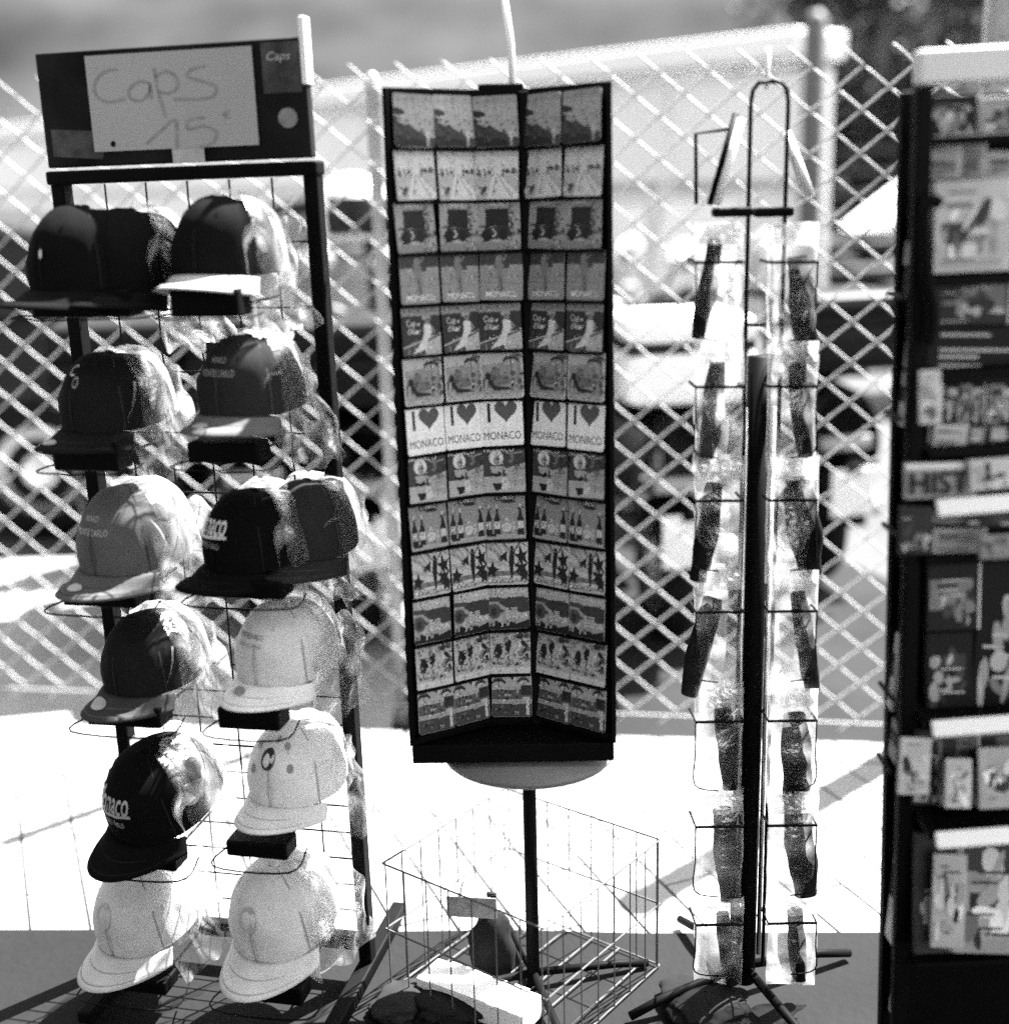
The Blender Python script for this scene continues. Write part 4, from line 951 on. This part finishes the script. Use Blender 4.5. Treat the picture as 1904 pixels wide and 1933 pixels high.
def goods(name, rectpx, dy, g, label, cat, thick=.012, tilt=6, deco=(), text=None, rz=0):
    x0, y0, x1, y1 = rectpx; Y = MY + dy
    a, b = at(x0, y0, Y), at(x1, y1, Y); w, h = (b - a).x, a.z - b.z
    o = empty(name, ((a.x + b.x) / 2, Y, b.z), 0, label, cat, rot=(R(-tilt + rnd.uniform(-2, 3)), R(rnd.uniform(-2.5, 2.5)), R(rz + rnd.uniform(-7, 3))))
    MB().box((0, thick / 2, h / 2), (w, thick, h)).build('cover', gm(g), o, bevel=.0015)
    if thick > .009: MB().box((0.003, thick / 2, h / 2), (w + .001, thick * .7, h * .985)).build('pages', gm(.5), o)
    # printed cover: picture blocks, title bar, blurbs
    m = MB(); d = .0006
    def rc(u0, v0, u1, v1, gg):
        nonlocal d
        d += .00005; m.add([((u - .5) * w, -d, v * h) for u, v in ((u0, v0), (u1, v0), (u1, v1), (u0, v1))], [(0, 1, 2, 3)], gg)
    sc_ = lambda gg: gg * (.4 if gg < .1 else 1.0)
    for (u0, v0, u1, v1, gg) in deco: rc(max(.01, u0), max(.01, v0), min(.99, u1), min(.99, v1), sc_(gg))
    if text: pass
    elif thick < .025:
        for _ in range(16):
            cu_, cv_ = rnd.uniform(.15, .85), rnd.uniform(.12, .7); d += .00005; gg = sc_(rnd.choice((.02, .08, .2, .35, .5)) * (1.6 if g > .2 else .8))
            m.add([((min(.98, max(.02, a)) - .5) * w, -d, min(.98, max(.02, b)) * h) for a, b in ell(cu_, cv_, rnd.uniform(.05, .2), rnd.uniform(.03, .12), rnd.uniform(0, 180), 9)], [tuple(range(9))], gg)
        for k in range(rnd.randint(3, 7)):
            v0 = rnd.uniform(.06, .9); u0 = rnd.uniform(.06, .5); rc(u0, v0, min(.96, u0 + rnd.uniform(.15, .5)), v0 + .018, sc_(.5 if g < .1 else .03))
    else:
        for k in range(4):
            v0 = rnd.uniform(.1, .85); rc(.12, v0, rnd.uniform(.4, .88), v0 + .05, sc_(.4 if g < .1 else .06))
    m.build('cover_print', PRINT, o)
    if text:
        s_, u0, v0, uw, vh, gg = text; vs, fs = text_polys(s_, 0, .02)
        MB().add([((u0 + x * uw - .5) * w, -.006, (v0 + y * vh) * h) for x, y in vs], fs).build('lettering', gm(gg), o)
    return o
M_ = 'magazine'
goods(M_, (1758, 178, 1846, 262), .02, .015, 'black-covered magazine on the top shelf of the right rack', M_, deco=[(.1, .7, .5, .8, .05)])
goods(M_, (1852, 182, 1950, 262), .02, .30, 'pale-covered magazine on the top shelf at the right edge', M_, deco=[(.1, .1, .9, .3, .1)])
goods('boxed_souvenir', (1752, 268, 1806, 338), .03, .32, 'light box under the top shelf, leftmost of its row', 'box', .03, 0, [(.1, .2, .9, .5, .15)])
goods('boxed_souvenir', (1814, 268, 1852, 338), .03, .28, 'light narrow box, middle of the row under the top shelf', 'box', .03, 0, [(.2, .2, .8, .6, .1)])
goods('boxed_souvenir', (1860, 285, 1930, 340), .03, .38, 'pale box at the right edge under the top shelf', 'box', .03, 0, [(.2, .3, .6, .7, .2)])
goods('packaged_shirt', (1772, 340, 1902, 512), -.01, .42, 'folded white shirt pack with faint lettering on the right rack', 'shirt', .02, 2, [(.15, .70, .5, .76, .15), (.12, .45, .26, .55, .04), (.3, .2, .36, .55, .22), (.44, .2, .5, .6, .22), (.58, .2, .66, .62, .2), (.74, .2, .84, .6, .25), (.1, .08, .9, .14, .3)])
goods('folded_pack', (1768, 520, 1900, 612), .0, .07, 'dark grey folded pack below the white shirt', 'pack', .02, 4, [(.3, .2, .45, .7, .22), (.6, .3, .95, .8, .12)])
goods('black_pouch_box', (1752, 618, 1930, 722), .01, .012, 'wide black box below the dark grey pack', 'box', .03, 2, [(.05, .1, .3, .2, .03)])
for k, (x, g) in enumerate(((1752, .3), (1782, .03), (1806, .2), (1832, .02), (1866, .25), (1890, .05))):
    goods('paperback', (x, 726, x + 24, 800), .0, g, 'slim paperback standing upright, number %s from the left in the row of paperbacks' % ['one', 'two', 'three', 'four', 'five', 'six'][k], 'book', .02, 3, [(.2, .7, .8, .9, .4 if g < .1 else .04), (.3, .1, .6, .6, .35 if g < .1 else .08)])
goods('boxed_souvenir', (1762, 802, 1822, 846), .0, .42, 'white box with rounded corners below the paperbacks', 'box', .03, 0)
goods('boxed_souvenir', (1828, 806, 1856, 850), .0, .12, 'small grey box right of the white rounded box', 'box', .03, 0, [(.2, .4, .8, .9, .4)])
goods('boxed_souvenir', (1862, 802, 1930, 850), .0, .03, 'black box at the right edge below the paperbacks', 'box', .03, 0, [(.1, .4, .5, .9, .3)])
goods(M_, (1712, 876, 1836, 940), -.035, .26, 'history magazine with big dark capital letters, lower middle of the right rack', M_, .012, 10, [(.0, .82, .95, 1.0, .6)], ('HIST', .07, .14, .86, .62, .02))
goods('boxed_souvenir', (1834, 868, 1940, 922), -.045, .45, 'white box beside the history magazine', 'box', .02, 6, [(.26, .1, .36, .9, .05)])
goods(M_, (1760, 944, 1930, 992), -.03, .06, 'dark magazine with a white title band below the history magazine', M_, .012, 12, [(.3, .55, 1, .95, .7), (.02, .1, .3, .5, .16)])
goods('boxed_souvenir', (1762, 998, 1856, 1048), -.01, .35, 'light grey box alone in a dark compartment', 'box', .03, 0)
goods(M_, (1756, 1060, 1846, 1190), .0, .025, 'dark magazine with pale circle and letter shapes', M_, .012, 6, [(.05, .3, .85, .72, .16), (.2, .36, .3, .66, .03), (.15, .6, .6, .66, .03)])
goods(M_, (1850, 1060, 1940, 1340), .0, .012, 'tall black magazine at the right edge', M_, .012, 6, [(.7, .8, .95, .95, .1)])
goods(M_, (1756, 1200, 1846, 1340), .0, .014, 'black magazine with a faint round figure', M_, .012, 6, [(.3, .5, .75, .72, .04)])
for k, (x0, x1, g) in enumerate(((1730, 1778, .05), (1780, 1846, .13), (1848, 1930, .10))):
    goods(M_, (x0, 1385, x1, 1520), -.03, g, '%s mottled magazine between the two white shelf lips' % ['left', 'middle', 'right'][k], M_, .012, 8, [(.05, .05, .5, .45, .3), (.5, .5, .95, .75, .02), (.1, .6, .45, .9, .02), (.6, .1, .9, .35, .25)])
goods(M_, (1740, 1590, 1810, 1800), -.05, .09, 'grey magazine with dark curved shape, bottom left of the right rack', M_, .012, 8, [(.5, .2, .95, .7, .015)])
goods(M_, (1814, 1570, 1940, 1800), -.055, .28, 'pale magazine with dark title, bottom right of the right rack', M_, .012, 8, [(0, .93, 1, 1, .7), (.1, .62, .8, .86, .07), (.2, .34, 1, .46, .02)])
for k, (x0, y0, x1, y1, g, lab) in enumerate(((1700, 1400, 1752, 1500, .45, 'bright booklet leaning at the left end of the mottled magazines'), (1790, 1440, 1832, 1526, .5, 'bright booklet in front of the mottled magazines'),
        (1856, 1420, 1930, 1526, .35, 'pale booklet overlapping the right mottled magazine'), (1742, 700, 1776, 800, .5, 'white leaflet standing before the leftmost paperback'),
        (1700, 960, 1758, 1046, .06, 'dark leaflet left of the light grey box'), (1768, 1625, 1818, 1790, .4, 'pale folded map between the two bottom magazines'), (1852, 1012, 1930, 1054, .2, 'grey booklet right of the light grey box'))):
    goods('booklet', (x0, y0, x1, y1), -.07, g, lab, 'booklet', .008, 9)
# goods on the left side of the rack
for k, (y0, y1, g) in enumerate(((420, 560, .05), (580, 690, .28), (700, 800, .42), (900, 1040, .05), (1060, 1180, .2), (1190, 1330, .45), (1350, 1420, .25), (1580, 1760, .5), (1770, 1900, .4))):
    a = at(1690, y0, MY + .06); b = at(1690, y1, MY + .06)
    o = empty('hanging_card', (at(1712 - 22 * (k > 4), (y0 + y1) / 2, MY + .03).x, MY + .005 + (k % 3) * .012, b.z), 0, '%s card hanging on the narrow left side of the right rack, %s from the top' % ('pale' if g > .15 else 'dark', ['first', 'second', 'third', 'fourth', 'fifth', 'sixth', 'seventh', 'eighth', 'ninth'][k]), 'card', rot=(0, R(3), R(rnd.uniform(-14, 6))))
    h = a.z - b.z
    MB().box((0, .03, h / 2), (.006, .055, h)).build('card', gm(g), o, bevel=.001)
    MB().box((-.0042, .03, h * .6), (.001, .04, h * .3)).build('print_block', gm(.04 if g > .15 else .3), o)
    MB().tube([(0, .04, h), (.01, .04, h + .012), (.02, .04, h + .004)], .0015, 6).build('hook', WIRE_B, o)
# black strap hanging at the rack's corner
sp_ = smooth_path([at(1775, 385, MY - .03), at(1758, 378, MY - .03), at(1745, 410, MY - .03), at(1750, 520, MY - .03), at(1762, 590, MY - .03), at(1752, 650, MY - .03)], 5)
MB().tube([p - sp_[0] for p in sp_], .0075, 8).build('bag_strap', BLACKP, None, True, loc=sp_[0], label='black looped strap hanging at the corner of the right rack', cat='strap')
